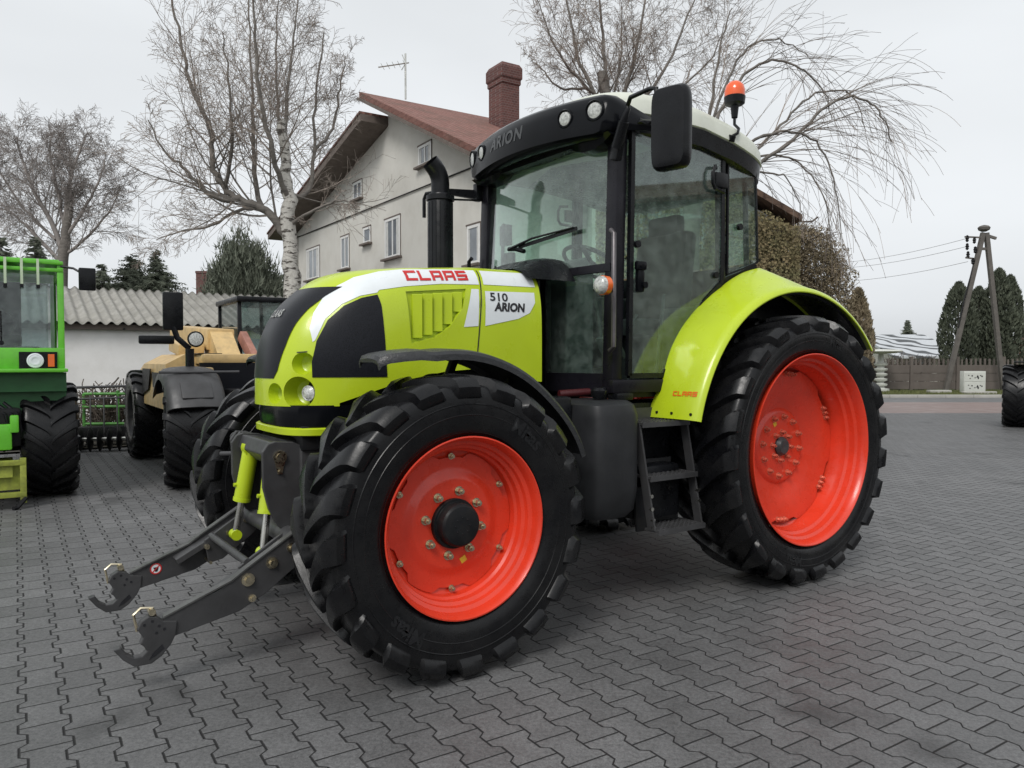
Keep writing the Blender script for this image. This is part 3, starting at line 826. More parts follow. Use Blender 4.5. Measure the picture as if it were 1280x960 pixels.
# beacon
bx, by = .285, .70
mb = MB(); mb.bar((.37, .735, 2.665), (.37, .75, 2.70), .04, .04, bev=.005); mb.tube([(.37, .745, 2.69), (.33, .76, 2.715), (.30, .745, 2.75), (bx, by, 2.79), (bx, by, 2.83)], .009, 8)
mb.lathe([(2.83, .018), (2.90, .022), (2.905, .04), (2.915, .052), (2.955, .056), (2.96, .052), (2.96, 0)], 28, c=(bx, by, 0), axis='z')
mb.v = [(bx + (x - bx) * 1.15, by + (y - by) * 1.15, z) if z > 2.86 else (x, y, z) for x, y, z in mb.v]; bc = mb.build('beacon', M['black'], TR, smooth=35)
mb = MB(); mb.lathe([(2.958, .053), (2.985, .054), (3.012, .047), (3.030, .030), (3.036, .012), (3.037, 0)], 32, c=(bx, by, 0), axis='z'); mb.v = [(bx + (x - bx) * 1.15, by + (y - by) * 1.15, 2.958 + (z - 2.958) * 1.2) for x, y, z in mb.v]; mb.build('beacon_lens', M['beaconorange'], bc, smooth=60)

# ---- rear fenders
RIN = [(13, .985), (20, .985), (27, 1.0), (36, 1.027), (44, 1.038), (57, 1.045), (68, 1.06), (80, 1.10), (86, 1.115), (91, 1.095), (97, 1.050), (105, 1.035), (120, 1.028), (135, 1.015), (143, 1.01)]
for s in (1, -1):
    rows = []
    for i in range(66):
        ph = 12.5 + (141.5 - 12.5) * i / 65; ri = interp(RIN, ph); a = R_(ph)
        ins = interp([(12, 0), (80, 0), (92, .02), (145, .06)], ph)
        ro = .985 - .012 * sstep(60, 20, ph) + .01 * sstep(100, 140, ph)
        iy = -.045 * sstep(27, 15, ph); sec = [(.688 + iy, ri - .06), (.690 + iy, ri - .012), (.702 + iy, ri), (.735 + iy, ri + .003), (.78, lerp(ri, ro, .18) + .004), (.88, lerp(ri, ro, .6) + .006), (.955, ro + .004), (.985, ro - .004), (1.003, ro - .020), (1.008, ro - .032), (1.006, ro - .038)]
        sec += [(.998, ro - .038), (.998, ro - .030), (.98, ro - .020), (.88, lerp(ri, ro, .6) - .012), (.70, ri - .02)]
        rows.append([(r * math.cos(a), y * s, RR + r * math.sin(a)) for y, r in sec])
    mb = MB(); mb.loft(rows); fd = mb.build('rear_fender', M['green'], TR, smooth=32)
    if s == 1:
        fb = bvh_of(fd)
        polys = block_word(0, 0, .028, .026, .005)
        polys = [[(-x, z) for x, z in p] for p in polys]
        decal('fender_lettering', polys, M['orangelet'], fd, fb, lambda a, b: ((3, .81 + a, 1.150 + b), (-1, 0, 0)), off=.003)
        mb = MB()
        for y in (.72, .83, .96):
            hit = fb.ray_cast(Vector((3, y, 1.055)), Vector((-1, 0, 0)))[0]
            if hit: mb.cyl(hit, hit + Vector((.006, 0, 0)), .008, 10)
        mb.build('fender_bolt', M['chassis'], fd, smooth=30)
    mb = MB(); rows = []
    for i in range(50):                                            # black inner liner
        ph = 14 + 126 * i / 49; a = R_(ph); ri = interp(RIN, ph) - .03
        rows.append([(r * math.cos(a), y * s, RR + r * math.sin(a)) for y, r in ((.66, .45), (.66, ri - .02), (.675, ri - .01), (.97, .935), (.985, .945))])
    mb.grid(rows); mb.build('wheel_arch', M['black'], TR, smooth=35)
# ---- front fenders
for s in (1, -1):
    path = [(2.775, 1.352, -.35), (2.765, 1.368, .0), (2.73, 1.380, .2), (2.67, 1.388, .2), (2.60, 1.394, .1)]
    pts = [Vector((x, z)) for x, z, _ in path]
    for i in range(22):
        a = R_(82 + (161 - 82) * i / 21); r = .750 + .022 * sstep(130, 160, math.degrees(a)); pts.append(Vector((FX + r * math.cos(a), FR + r * math.sin(a))))
    rows = []
    for i, p in enumerate(pts):
        t = (pts[min(i + 1, len(pts) - 1)] - pts[max(i - 1, 0)]).normalized(); n = Vector((t.y, -t.x))
        if n.y < 0 and i < 5: n = -n
        if i >= 5: n = (p - Vector((FX, FR))).normalized()
        elif i < 5: n = Vector((.15 if i < 2 else 0, 1)).normalized()
        wi = lerp(.74, .66, sstep(0, 8, i)); wo_ = lerp(.93, 1.0, sstep(0, 6, i))
        sec = [(wi, -.035), (wi - .002, -.01), (wi + .012, 0), (lerp(wi, wo_, .5), .006), (wo_ - .05, .002), (wo_ - .012, -.006), (wo_, -.020), (wo_ + .002, -.045), (wo_ - .006, -.045), (wo_ - .012, -.022), (wo_ - .05, -.012), (wi + .01, -.012), (wi + .006, -.035)]
        rows.append([(p.x + n.x * h, y * s, p.y + n.y * h) for y, h in sec])
    mb = MB(); mb.loft(rows)
    mb.build('front_fender', mat('fender_grain_plastic', (.02, .021, .023), .38, var=.3, vs=40, bump=.5, bs=120, rvar=.14) if s == 1 else M['black'], TR, smooth=35)
    mb = MB(); mb.tube([(FX - .08, .62 * s, FR + .1), (FX - .12, .66 * s, 1.2), (FX - .12, .78 * s, 1.372)], .022, 8); mb.tube([(FX - .35, .60 * s, FR + .2), (FX - .42, .70 * s, 1.2), (FX - .42, .80 * s, 1.255)], .02, 8); mb.build('fender_bracket', M['chassis'], TR, smooth=35)

# ---- tank, battery box and steps on the left side
def rbox_ring(cx, cy, z, hx, hy, p=5, n=40):
    return [(cx + hx * math.copysign(abs(math.cos(2 * PI * k / n)) ** (2 / p), math.cos(2 * PI * k / n)), cy + hy * math.copysign(abs(math.sin(2 * PI * k / n)) ** (2 / p), math.sin(2 * PI * k / n)), z) for k in range(n)]
mb = MB(); mb.loft([rbox_ring(1.40, .66, .52, .13, .18), rbox_ring(1.40, .66, .56, .155, .22), rbox_ring(1.40, .66, .68, .17, .235), rbox_ring(1.395, .66, 1.06, .165, .235), rbox_ring(1.395, .655, 1.115, .155, .22), rbox_ring(1.39, .65, 1.135, .13, .19)])
mb.build('fuel_tank', mat('moulded_tank', (.022, .023, .025), .42, var=.25, bump=.15, bs=60, spec=.3), TR, smooth=40)
mb = MB(); mb.lathe([(1.14, .03), (1.17, .045), (1.185, .045), (1.20, .03), (1.2, 0)], 20, c=(1.36, .68, 0), axis='z'); mb.cyl((1.28, .62, 1.12), (1.27, .63, 1.2), .025, 12); mb.box((1.22, .7, 1.15), (.12, .08, .04), bev=.01)
mb.build('filler_cap', M['black'], TR, smooth=35)
mb = MB(); mb.box((1.70, .52, .98), (.26, .38, .36), bev=.02); mb.box((1.62, .50, .70), (.40, .34, .22), bev=.03); mb.build('battery_box', M['black'], TR, smooth=35)
mb = MB(); mb.cyl((1.45, .45, 1.16), (1.25, .5, 1.17), .022, 12); mb.build('hydraulic_pipe', mat('red_pipe', (.06, .008, .01), .4), TR, smooth=40)
mb = MB(); mb.box((.75, .52, .80), (.9, .28, .62), bev=.02); mb.box((1.0, .60, .62), (.3, .4, .3), bev=.03); mb.build('side_panel', M['black'], TR, smooth=35)
mb = MB()
yl = .83
tops = [(1.225, 1.01), (.86, 1.01)]; bots = [(1.145, .43), (.775, .43)]
for (a, b) in zip(tops, bots):
    mb.bar((a[0], yl - .0, a[1]), (b[0], yl + .04, b[1]), .055, .012, up=(1, 0, 0))
lad = mb.build('step_rail', M['iron'], TR, smooth=0, bevel=.002)
for (z, k) in ((1.01, 0), (.72, .5), (.43, 1)):
    mb = MB(); x0 = lerp(1.225, 1.145, k); x1 = lerp(.86, .775, k); yy = yl - .09 + .04 * k
    mb.box(((x0 + x1) / 2, yy + .03, z), (x0 - x1, .22 if k else .2, .012)); mb.box(((x0 + x1) / 2, yy + .135, z - .006), (x0 - x1, .008, .028)); mb.box(((x0 + x1) / 2, yy - .07, z + .03), (x0 - x1, .008, .08))
    for j in range(6):
        for i in range(9): mb.cyl((x1 + .04 + i * (x0 - x1 - .08) / 8, yy - .03 + j * .028, z + .006), (x1 + .04 + i * (x0 - x1 - .08) / 8, yy - .03 + j * .028, z + .011), .008, 6)
    mb.build('step', M['iron'], TR, smooth=0)
mb = MB()
for (x, z) in ((1.165, .62), (1.16, .55), (1.15, .49), (1.145, .45), (.80, .62), (.79, .56)): mb.cyl((x, yl + .045, z), (x, yl + .06, z), .011, 8)
mb.build('step_bolt', M['steel'], TR, smooth=30)
mb = MB(); mb.prism([(1.22, .66), (1.10, .66), (1.08, .42), (1.20, .42)], 1, yl - .03, yl - .015); mb.box((1.14, .62, .55), (.12, .30, .14), bev=.01); mb.build('step_bracket', M['chassis'], TR, smooth=0)
mb = MB(); mb.box((1.72, .712, 1.14), (.05, .003, .035)); mb.build('warning_sticker', M['white'], TR, smooth=0)

# ---- front linkage
arm_poly = [(3.505, .288), (3.40, .328), (3.291, .362), (3.225, .395), (3.17, .432), (2.90, .600), (2.86, .585), (2.86, .50), (2.93, .426), (3.08, .318), (3.197, .258), (3.462, .204)]
hook_poly = [(3.602, .262), (3.585, .292), (3.558, .308), (3.528, .300), (3.505, .280), (3.45, .268), (3.455, .215), (3.474, .177), (3.51, .135), (3.55, .111), (3.613, .112), (3.654, .147), (3.690, .196), (3.662, .202), (3.640, .168), (3.613, .150), (3.585, .150), (3.566, .168), (3.580, .19), (3.592, .20), (3.580, .225)]
for s in (1, -1):
    mb = MB(); mb.prism(arm_poly, 1, .395 * s, .420 * s); mb.prism([(3.17, .425), (2.90, .600), (2.86, .585), (2.86, .50), (2.93, .426), (3.08, .318), (3.15, .305)], 1, .30 * s, .318 * s)
    mb.bar((3.30, .355 * s, .33), (2.92, .355 * s, .53), .09, .03)
    arm = mb.build('lift_arm', M['iron'], TR, smooth=0, bevel=.003)
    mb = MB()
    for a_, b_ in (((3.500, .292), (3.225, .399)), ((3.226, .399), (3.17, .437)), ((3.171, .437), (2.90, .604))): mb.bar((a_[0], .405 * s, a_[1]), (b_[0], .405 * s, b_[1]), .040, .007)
    mb.build('arm_flange', mat('worn_lit_flange', (.10, .10, .098), .38, var=.3, metal=.3), arm, smooth=0)  # worn edge, paler too because the top highlight is put into its colour
    mb = MB(); mb.prism(hook_poly, 1, .388 * s, .428 * s); hk = mb.build('catch_hook', M['iron'], arm, smooth=0, bevel=.004)
    mb = MB()
    for (x, z) in ((3.575, .275), (3.545, .285), (3.520, .262), (3.53, .235), (3.50, .245)): mb.cyl((x, .387 * s, z), (x, .4292 * s, z), .006, 10)
    mb.prism([(3.50, .165), (3.535, .14), (3.56, .13), (3.545, .155), (3.51, .185)], 1, .387 * s, .4292 * s); mb.build('hook_hole', M['blacklet'], hk, smooth=0)
    mb = MB(); mb.tube([(3.60, .41 * s, .25), (3.612, .41 * s, .32), (3.585, .41 * s, .342), (3.54, .41 * s, .335), (3.53, .41 * s, .30)], .006, 6); mb.lathe([(-.02, .0), (-.02, .014), (.02, .014), (.02, 0)], 14, c=(3.545, .41 * s, .322)); mb.build('hook_latch', M['zinc'], arm, smooth=30)
    mb = MB()
    for (x, z, r) in ((3.159, .392, .022), (3.142, .308, .013), (3.053, .450, .020), (2.965, .505, .016)):
        mb.cyl((x, .29 * s, z), (x, .430 * s, z), r * .6, 14); mb.cyl((x, .42 * s, z), (x, .428 * s, z), r * 1.3, 18); mb.cyl((x, .428 * s, z), (x, .440 * s, z), r * .7, 6)
    mb.build('linkage_pin', M['zinc'], arm, smooth=30)
mb = MB(); mb.cyl((3.13, -.32, .44), (3.13, .32, .44), .018, 12); mb.cyl((2.93, -.42, .53), (2.93, .42, .53), .045, 20)
mb.build('cross_shaft', M['iron'], TR, smooth=35)
plate = [(2.985, .972), (2.90, .965), (2.826, .930), (2.84, .70), (2.868, .555), (2.925, .535), (2.975, .575), (3.018, .66), (3.042, .76), (3.044, .925), (3.018, .962)]
for s in (1, -1):
    mb = MB(); mb.prism(plate, 1, .245 * s, .270 * s); pl_ = mb.build('linkage_plate', M['iron'], TR, smooth=0, bevel=.004)
    mb = MB(); mb.cyl((2.965, .23 * s, .90), (2.965, .284 * s, .90), .030, 20); mb.cyl((2.965, .284 * s, .90), (2.965, .288 * s, .90), .018, 16)
    mb.prism([(2.995, .905), (2.935, .905), (2.955, .82), (2.975, .82)], 1, .271 * s, .277 * s); mb.cyl((2.965, .276 * s, .832), (2.965, .286 * s, .832), .009, 6); mb.build('plate_pin', M['zinc'], pl_, smooth=30)
mb = MB()
mb.box((2.82, 0, .80), (.10, .56, .34), bev=.01); mb.box((2.78, 0, .66), (.2, .46, .2), bev=.02)
mb.prism([(2.99, .965), (2.86, .95), (2.86, .86), (2.95, .84), (3.01, .90)], 1, -.30, .245)
mb.build('linkage_frame', M['iron'], TR, smooth=0, bevel=.006)
mb = MB()
for y in (-.37, -.30): mb.prism([(3.02, .93), (2.99, .975), (2.93, .97), (2.86, .90), (2.90, .80), (2.97, .80), (3.01, .86)], 1, y - .012, y + .012)
mb.cyl((2.975, -.42, .935), (2.975, -.26, .935), .018, 14); mb.cyl((2.975, -.43, .935), (2.975, -.42, .935), .030, 16); mb.tube([(2.96, -.40, .85), (3.03, -.52, .84)], .013, 8)
mb.build('top_bracket', M['iron'], TR, smooth=0, bevel=.005)
for s in (1, -1):
    a = Vector((2.965, .175 * s, .90)); b = Vector((3.035, .29 * s - .06 * s, .452)); d = (b - a).normalized()
    mb = MB(); mb.cyl(a, a + d * .27, .041, 24); mb.cyl(a + d * .262, a + d * .278, .044, 24); mb.cyl(a + Vector((0, -.03, 0)), a + Vector((0, .03, 0)), .045, 20)
    mb.cyl(a + d * .19 + Vector((.035, 0, 0)), a + d * .19 + Vector((.055, 0, 0)), .010, 8)
    cy = mb.build('lift_cylinder', M['green'], TR, smooth=40)
    mb = MB(); mb.cyl(a + d * .27, b, .017, 18); mb.build('piston_rod', M['steel'], cy, smooth=40)
    mb = MB(); mb.cyl(b + Vector((0, -.028, 0)), b + Vector((0, .028, 0)), .027, 20); mb.build('rod_eye', M['green'], cy, smooth=40)
# round warning sticker on the right arm
def disc(mb, c, r, y, n=28, r0=0):
    if r0: 
        vs = [(c[0] + rr_ * math.cos(2 * PI * k / n), y, c[1] + rr_ * math.sin(2 * PI * k / n)) for rr_ in (r0, r) for k in range(n)]
        mb.add(vs, [(k, (k + 1) % n, n + (k + 1) % n, n + k) for k in range(n)])
    else: mb.add([(c[0] + r * math.cos(2 * PI * k / n), y, c[1] + r * math.sin(2 * PI * k / n)) for k in range(n)], [tuple(range(n))])
mb = MB(); disc(mb, (3.385, .292), .028, -.3935); mb.build('warning_disc', M['white'], TR, smooth=0)
mb = MB(); disc(mb, (3.385, .292), .028, -.3925, r0=.022); mb.bar((3.367, -.3922, .310), (3.403, -.3922, .274), .0004, .005); mb.build('warning_ring', M['redlet'], TR, smooth=0)
mb = MB(); mb.add([(3.372, -.3925, .300), (3.398, -.3925, .300), (3.388, -.3925, .277), (3.378, -.3925, .277)], [(0, 1, 2, 3)]); mb.build('warning_symbol', M['blacklet'], TR, smooth=0)
# hoses beside the engine
mb = MB()
for i in range(4): mb.tube([(2.80, .25 + .02 * i, .90), (2.70, .40 + .01 * i, .85 - .05 * i), (2.5, .42, .92), (2.2, .34, .95 + .03 * i)], .012, 8)
mb.build('hydraulic_hose', M['black'], TR, smooth=40)
# ================================================================== GROUND
def paving_mat():
    t = NT('interlocking_paving'); p = t.pos(False)
    A, B = .139, .200
    u = t.math('ADD', t.dot(p, tuple(D2)), PU); w_ = t.math('ADD', t.dot(p, tuple(D1)), PW)
    # tiny wander so that rows are not ruler straight
    nz = t.noise(p, 1.7, 2); u = t.math('ADD', u, t.map(nz, 0, 1, -.006, .006)); nz2 = t.noise(p, 7, 2); w_ = t.math('ADD', w_, t.map(nz2, 0, 1, -.003, .003))
    fw = t.math('FRACT', t.math('DIVIDE', w_, B))
    tri = t.math('SUBTRACT', t.math('MULTIPLY', t.math('ABSOLUTE', t.math('SUBTRACT', fw, .5)), 4), 1)     # +1 at the joints, -1 half way
    g = t.math('MAXIMUM', t.math('MINIMUM', t.math('MULTIPLY', tri, 4.5), 1), -1)
    b = t.math('ROUND', t.math('SUBTRACT', t.math('DIVIDE', u, A), .5))
    par = t.math('MULTIPLY', t.math('FRACT', t.math('MULTIPLY', t.math('ABSOLUTE', b), .5)), 2)              # 0 even, 1 odd
    sgn = t.math('SUBTRACT', 1, t.math('MULTIPLY', par, 2))
    d = t.math('SUBTRACT', u, t.math('ADD', t.math('MULTIPLY', t.math('ADD', b, .5), A), t.math('MULTIPLY', t.math('MULTIPLY', sgn, g), .0135)))
    pos_ = t.math('GREATER_THAN', d, 0); col = t.math('ADD', b, pos_)
    cpar = t.math('MULTIPLY', t.math('FRACT', t.math('MULTIPLY', t.math('ABSOLUTE', col), .5)), .5 * 2)      # .5 if odd
    s = t.math('ADD', t.math('DIVIDE', w_, B), cpar)
    fs = t.math('FRACT', s); row = t.math('FLOOR', s)
    cross = t.math('MULTIPLY', t.math('MINIMUM', fs, t.math('SUBTRACT', 1, fs)), B)
    dist = t.math('MINIMUM', t.math('MULTIPLY', t.math('ABSOLUTE', d), .88), cross)
    rag = t.noise(p, 90, 3); dist = t.math('ADD', dist, t.map(rag, 0, 1, -.0013, .0013))
    joint = t.map(dist, .0021, .0056, 1, 0, True)
    wn = t.new('ShaderNodeTexWhiteNoise', noise_dimensions='2D'); cx = t.new('ShaderNodeCombineXYZ'); t.link(col, cx.inputs[0]); t.link(row, cx.inputs[1]); t.link(cx.outputs[0], wn.inputs['Vector'])
    big = t.noise(p, .55, 4, .6); fine = t.math('ADD', t.math('MULTIPLY', t.noise(p, 62, 4, .8), .62), t.math('MULTIPLY', t.noise(p, 190, 3, .7), .38)); med = t.noise(p, 9, 5, .65)
    f = t.math('MULTIPLY', t.map(wn.outputs['Value'], 0, 1, .87, 1.13), t.map(big, .35, .65, .86, 1.14))
    f = t.math('MULTIPLY', f, t.map(fine, .36, .64, .50, 1.50)); f = t.math('MULTIPLY', f, t.map(med, .3, .7, .88, 1.12))
    c = t.new('ShaderNodeVectorMath', operation='SCALE'); c.inputs[0].default_value = PAVCOL; t.link(f, c.inputs['Scale'])
    # oil stains
    st = t.map(t.noise(p, 1.15, 3, .6, .4), .60, .72, 0, .6, True)
    cc = t.mix(st, c.outputs[0], (.022, .022, .022))
    # pale grit
    gr = t.map(t.noise(p, 130, 2, .5), .68, .76, 0, .6); cc = t.mix(gr, cc, (.25, .25, .24))
    cc = t.mix(t.math('MULTIPLY', joint, .95), cc, (.008, .008, .008))
    t.link(cc, t.b.inputs['Base Color'])
    rg = t.math('ADD', t.map(big, .35, .65, .50, .64), t.map(med, .3, .7, -.06, .06)); t.link(t.math('ADD', rg, t.math('MULTIPLY', joint, .3)), t.b.inputs['Roughness'])
    h = t.math('ADD', t.map(dist, .0, .0055, 0, 1, True), t.math('MULTIPLY', fine, .16)); h = t.math('ADD', h, t.math('MULTIPLY', wn.outputs['Value'], .12))
    t.link(t.bump(h, .65, .006), t.b.inputs['Normal'])
    t.b.inputs['Specular IOR Level'].default_value = .42
    return t.m
gA = onground(29, 937)
PU = -(gA.dot(D2)) + .139 / 2 + .139 * 40; PW = 50 * .2
PAVCOL = (.118, .118, .119)
M['paving'] = paving_mat()
def sheet(name, poly, m, z=0, kind='structure'):
    mb = MB(); mb.add([(x, y, z) for x, y in poly], [tuple(range(len(poly)))]); o = mb.build(name, m, None, smooth=0); tag(o, kind=kind); return o
sheet('paved_yard', [(-60, -30), (80, -30), (80, 19.5), (-60, 19.5)], M['paving'])
# ================================================================== MACHINES BEHIND
M['merlo'] = mat('bright_green_paint', (.13, .50, .035), .35, var=.08, dirt=.25, dirtcol=(.08, .2, .03), coat=.2)
M['merlodark'] = mat('dark_green_paint', (.02, .10, .03), .45, var=.15)
M['loader'] = mat('sand_yellow_paint', (.60, .42, .19), .45, var=.10, dirt=.5, dirtcol=(.22, .16, .09), vs=4)
M['rust'] = mat('rusty_pink_paint', (.36, .17, .13), .7, var=.25, dirt=.4, dirtcol=(.15, .08, .05))
M['yframe'] = mat('faded_yellow_green_steel', (.30, .34, .05), .6, var=.25, dirt=.6, dirtcol=(.06, .055, .03))
M['cleanglass'] = glassmat('machine_glass', (.74, .80, .80), 1.3)
M['darkglass'] = glassmat('dark_glass', (.22, .26, .26), 1.3)

def small_wheel(parent, loc, R, rr, w, side=1, rz=0, rimmat=None, nl=20, h=.035, name='wheel'):
    mb = MB(); yo = w / 2 - .02
    mb.lathe([(yo, rr), (yo - .02, rr - .02), (yo - .06, rr - .04), (yo - .12, rr - .07), (yo - .13, .12), (yo - .10, .10), (yo - .08, .07), (yo - .08, 0)], 40)
    mb.lathe([(yo - .02, rr - .02), (yo - .1, rr - .05), (-yo + .05, rr - .05), (-yo, rr)], 40)
    for k in range(8): a = PI * k / 4; mb.cyl((.15 * math.cos(a), yo - .12, .15 * math.sin(a)), (.15 * math.cos(a), yo - .10, .15 * math.sin(a)), .014, 6)
    if side < 0: mb.mirror_y()
    wo = mb.build(name, rimmat or M['chassis'], parent, smooth=30, loc=loc); wo.rotation_euler = (0, 0, rz)
    tyre_mesh(R, rr, w, nl, h, side, wide=(.02, .045), sweep=.8, lug_end=.05, seg=64).build('tyre', M['rubber'], wo, smooth=38)
    return wo

# ---- bright green telescopic handler, half in the picture on the left (local x = right in the picture, y = away)
GM = empty('green_telehandler', (-5.86, 8.17, 0), math.atan2(.5424, .8401)); tag(GM, 'bright green telescopic handler with a barred windscreen, cut off by the left edge', 'telehandler')
yf = -1.45
for sx in (1, -1):
    for yy in (-1.02, 1.75):
        small_wheel(GM, (sx * .76, yy, .565), .565, .30, .47, sx, PI / 2 * 0 + R_(-90), M['merlodark'])
mb = MB(); mb.box((0, .4, .72), (1.05, 3.9, .36), bev=.04); mb.box((0, -1.0, .57), (1.5, .22, .22), bev=.03); mb.box((0, 1.75, .57), (1.5, .22, .22), bev=.03); mb.build('chassis', M['chassis'], GM, smooth=30)
mb = MB(); mb.box((.36, -.20, 1.20), (1.06, 2.0, .26), bev=.02); mb.box((.36, yf + .02, 1.365), (1.06, .12, .20), bev=.015); mb.box((.30, yf - .02, 1.252), (1.22, .22, .035), bev=.01)
mb.box((.0, yf - .14, .64), (.90, .06, .24), bev=.02); mb.box((.47, yf - .14, .76), (.07, .1, .16), bev=.015); mb.box((-.55, .8, 1.25), (.5, 2.0, .5), bev=.04); mb.box((.55, 1.3, 1.2), (.7, 1.3, .6), bev=.06)
mb.build('body', M['merlo'], GM, smooth=30)
mb = MB(); mb.box((.30, yf + .03, 1.14), (1.2, .06, .18)); mb.box((.5, yf + .1, .95), (.8, .05, .3)); mb.build('lower_panel', M['merlodark'], GM, smooth=0)
mb = MB()
for x in (.865, -.16):
    mb.bar((x, yf + .03, 1.30), (x - .0, yf + .06, 2.24), .055, .055, up=(0, 1, 0), bev=.01); mb.bar((x, .35, 1.30), (x, .30, 2.24), .06, .06, up=(0, 1, 0), bev=.01)
for z in (2.215, 2.285): mb.bar((-.18, yf + .05, z), (.89, yf + .05, z), .05, .035, bev=.008)
mb.bar((-.18, .3, 2.26), (.89, .3, 2.26), .05, .06); mb.bar((.865, yf + .05, 2.26), (.865, .3, 2.26), .05, .06); mb.bar((-.16, yf + .05, 2.26), (-.16, .3, 2.26), .05, .06)
mb.box((.35, -.55, 2.30), (1.02, 1.7, .035), bev=.01)
mb.build('cab_frame', M['merlo'], GM, smooth=30)
mb = MB(); mb.box((.345, yf + .035, 1.815), (.93, .006, .70)); mb.build('windscreen', M['cleanglass'], GM, smooth=0)
for x in (.868, -.163): mb = MB(); mb.box((x, -.55, 1.78), (.006, 1.65, .86)); mb.build('side_window', M['cleanglass'], GM, smooth=0)
mb = MB(); mb.box((.345, .32, 1.78), (.93, .006, .86)); mb.build('rear_window', M['cleanglass'], GM, smooth=0)
mb = MB(); mb.box((.30, -.25, 1.55), (.5, .5, .14), bev=.04); mb.box((.30, .0, 1.9), (.5, .12, .6), bev=.05); mb.build('driver_seat', M['seat'], GM, smooth=30)
mb = MB(); c0 = Vector((.30, -.85, 1.72)); mb.tube([c0 + Matrix.Rotation(R_(50), 3, 'X') @ Vector((.19 * math.cos(k * PI / 12), .19 * math.sin(k * PI / 12), 0)) for k in range(25)], .014, 8); mb.bar(c0 - Vector((.18, 0, 0)), c0 + Vector((.18, 0, 0)), .03, .015); mb.cyl(c0, c0 + Vector((0, -.25, -.35)), .035, 10); mb.box((.3, -1.15, 1.42), (.8, .35, .12), bev=.03); mb.build('steering_wheel', M['blackgloss'], GM, smooth=30)
first = None
for k in range(6):
    mb = MB(); mb.bar((0, yf - .02, 2.04), (0, yf + .0, 2.31), .022, .022); 
    if first is None:
        first = mb.build('guard_bar', mat('pale_bar', (.45, .55, .38), .5), GM, smooth=0, loc=(.03, 0, 0))
        mb = MB(); mb.box((0, yf - .035, 2.045), (.03, .03, .035)); cap = mb.build('bar_end', M['black'], first, smooth=0)
    else:
        c = first.copy(); COL.objects.link(c); c.location = (.03 + .13 * k, 0, 0); d = cap.copy(); COL.objects.link(d); d.parent = c
mb = MB(); mb.box((.67, yf - .045, 1.345), (.31, .012, .165)); pnl = mb.build('lamp_panel', M['black'], GM, smooth=0)
mb = MB(); mb.lathe([(0, .068), (.012, .07), (.016, .058), (.013, .05), (.018, .046), (.018, .03), (.014, .028), (.014, 0)], 28, c=(0, 0, 0)); hl = mb.build('headlight', M['white'], GM, smooth=30, loc=(.645, yf - .052, 1.345)); hl.rotation_euler = (0, 0, PI)
mb = MB(); mb.box((.775, yf - .056, 1.345), (.055, .02, .12), bev=.005); mb.build('turn_signal', M['amber'], GM, smooth=0)
mb = MB(); mb.tube([(.87, yf + .0, 2.25), (.97, yf - .08, 2.23), (1.04, yf - .14, 2.18)], .011, 8); arm_ = mb.build('mirror_arm', M['black'], GM, smooth=30)
mb = MB(); mb.box((1.08, yf - .16, 2.125), (.145, .05, .215), bev=.015); mb.build('mirror', M['black'], GM, smooth=30)
mb = MB(); mb.tube([(.38, yf - .01, 1.80), (.38, yf - .01, 1.53)], .007, 6); mb.tube([(.02, yf - .005, 1.83), (.13, yf - .01, 1.86), (.25, yf - .01, 1.85), (.38, yf - .01, 1.80)], .008, 6); mb.cyl((.25, yf + .0, 1.83), (.25, yf - .02, 1.83), .02, 10); mb.cyl((.38, yf, 1.51), (.38, yf - .03, 1.51), .022, 12); mb.build('wiper', M['black'], GM, smooth=30)
mb = MB()
for k in range(3): mb.tube([(.25 + .07 * k, yf + .02, .95), (.40 + .05 * k, yf - .10, .85), (.45 + .04 * k, yf - .08, .62), (.38, yf + .02, .5)], .016, 8)
mb.build('hydraulic_hose', M['black'], GM, smooth=40)
mb = MB(); y0 = -1.78
for z in (.42, .13): mb.bar((-.6, y0, z), (.55, y0, z), .06, .045, bev=.004)
for x in (.53, .02, -.55): mb.bar((x, y0, .05), (x, y0, .46), .055, .05, up=(1, 0, 0), bev=.004)
mb.bar((-.55, y0 - .0, .03), (-.55, y0 - 1.0, .03), .10, .04); mb.box((.3, y0 + .3, .35), (.3, .6, .12)); mb.box((.22, y0 + .05, .28), (.58, .02, .22))
mb.build('attachment_carriage', M['yframe'], GM, smooth=30)
mb = MB(); mb.tube([(.55, y0 - .02, .10), (.48, y0 - .05, .02), (.45, y0 - .08, -.0 + .02)], .02, 6); mb.build('carriage_chain', M['chassis'], GM, smooth=30)

# ---- sand yellow telescopic handler (local x = towards us, y = right in the picture)
JX = empty('yellow_telehandler', (-4.30, 9.55, 0), math.atan2(-D1.y, -D1.x)); tag(JX, 'sand yellow telescopic handler with a black mudguard and raised black mirror', 'telehandler')
# local frame: +x along -D1 (towards the camera), +y along D2
WB = 1.62; HY = .28
for x in (WB, -WB + .25):
    for y, sd in ((-.02, -1), (1.75, 1)):
        small_wheel(JX, (x, y, .61), .61, .32, .50, sd, R_(-9) if x > 0 else 0, M['chassis'])
mb = MB(); mb.box((0, .95, .78), (3.9, 1.1, .50), bev=.05); mb.box((WB, .95, .6), (.3, 1.7, .25), bev=.03); mb.box((-WB + .25, .95, .6), (.3, 1.7, .25), bev=.03); mb.build('chassis', M['chassis'], JX, smooth=30)
mb = MB()
def lf(secs): mb.loft(secs)
lf([[(x, y, z) for y, z in ((-.15, .78), (1.10, .78), (1.10, 1.30), (.95, 1.42), (.10, 1.42), (-.12, 1.30))] for x in (.75, -1.0)] + [[(-1.7, y, z) for y, z in ((-.10, .9), (1.05, .9), (1.05, 1.2), (.9, 1.34), (.12, 1.34), (-.08, 1.22))]])
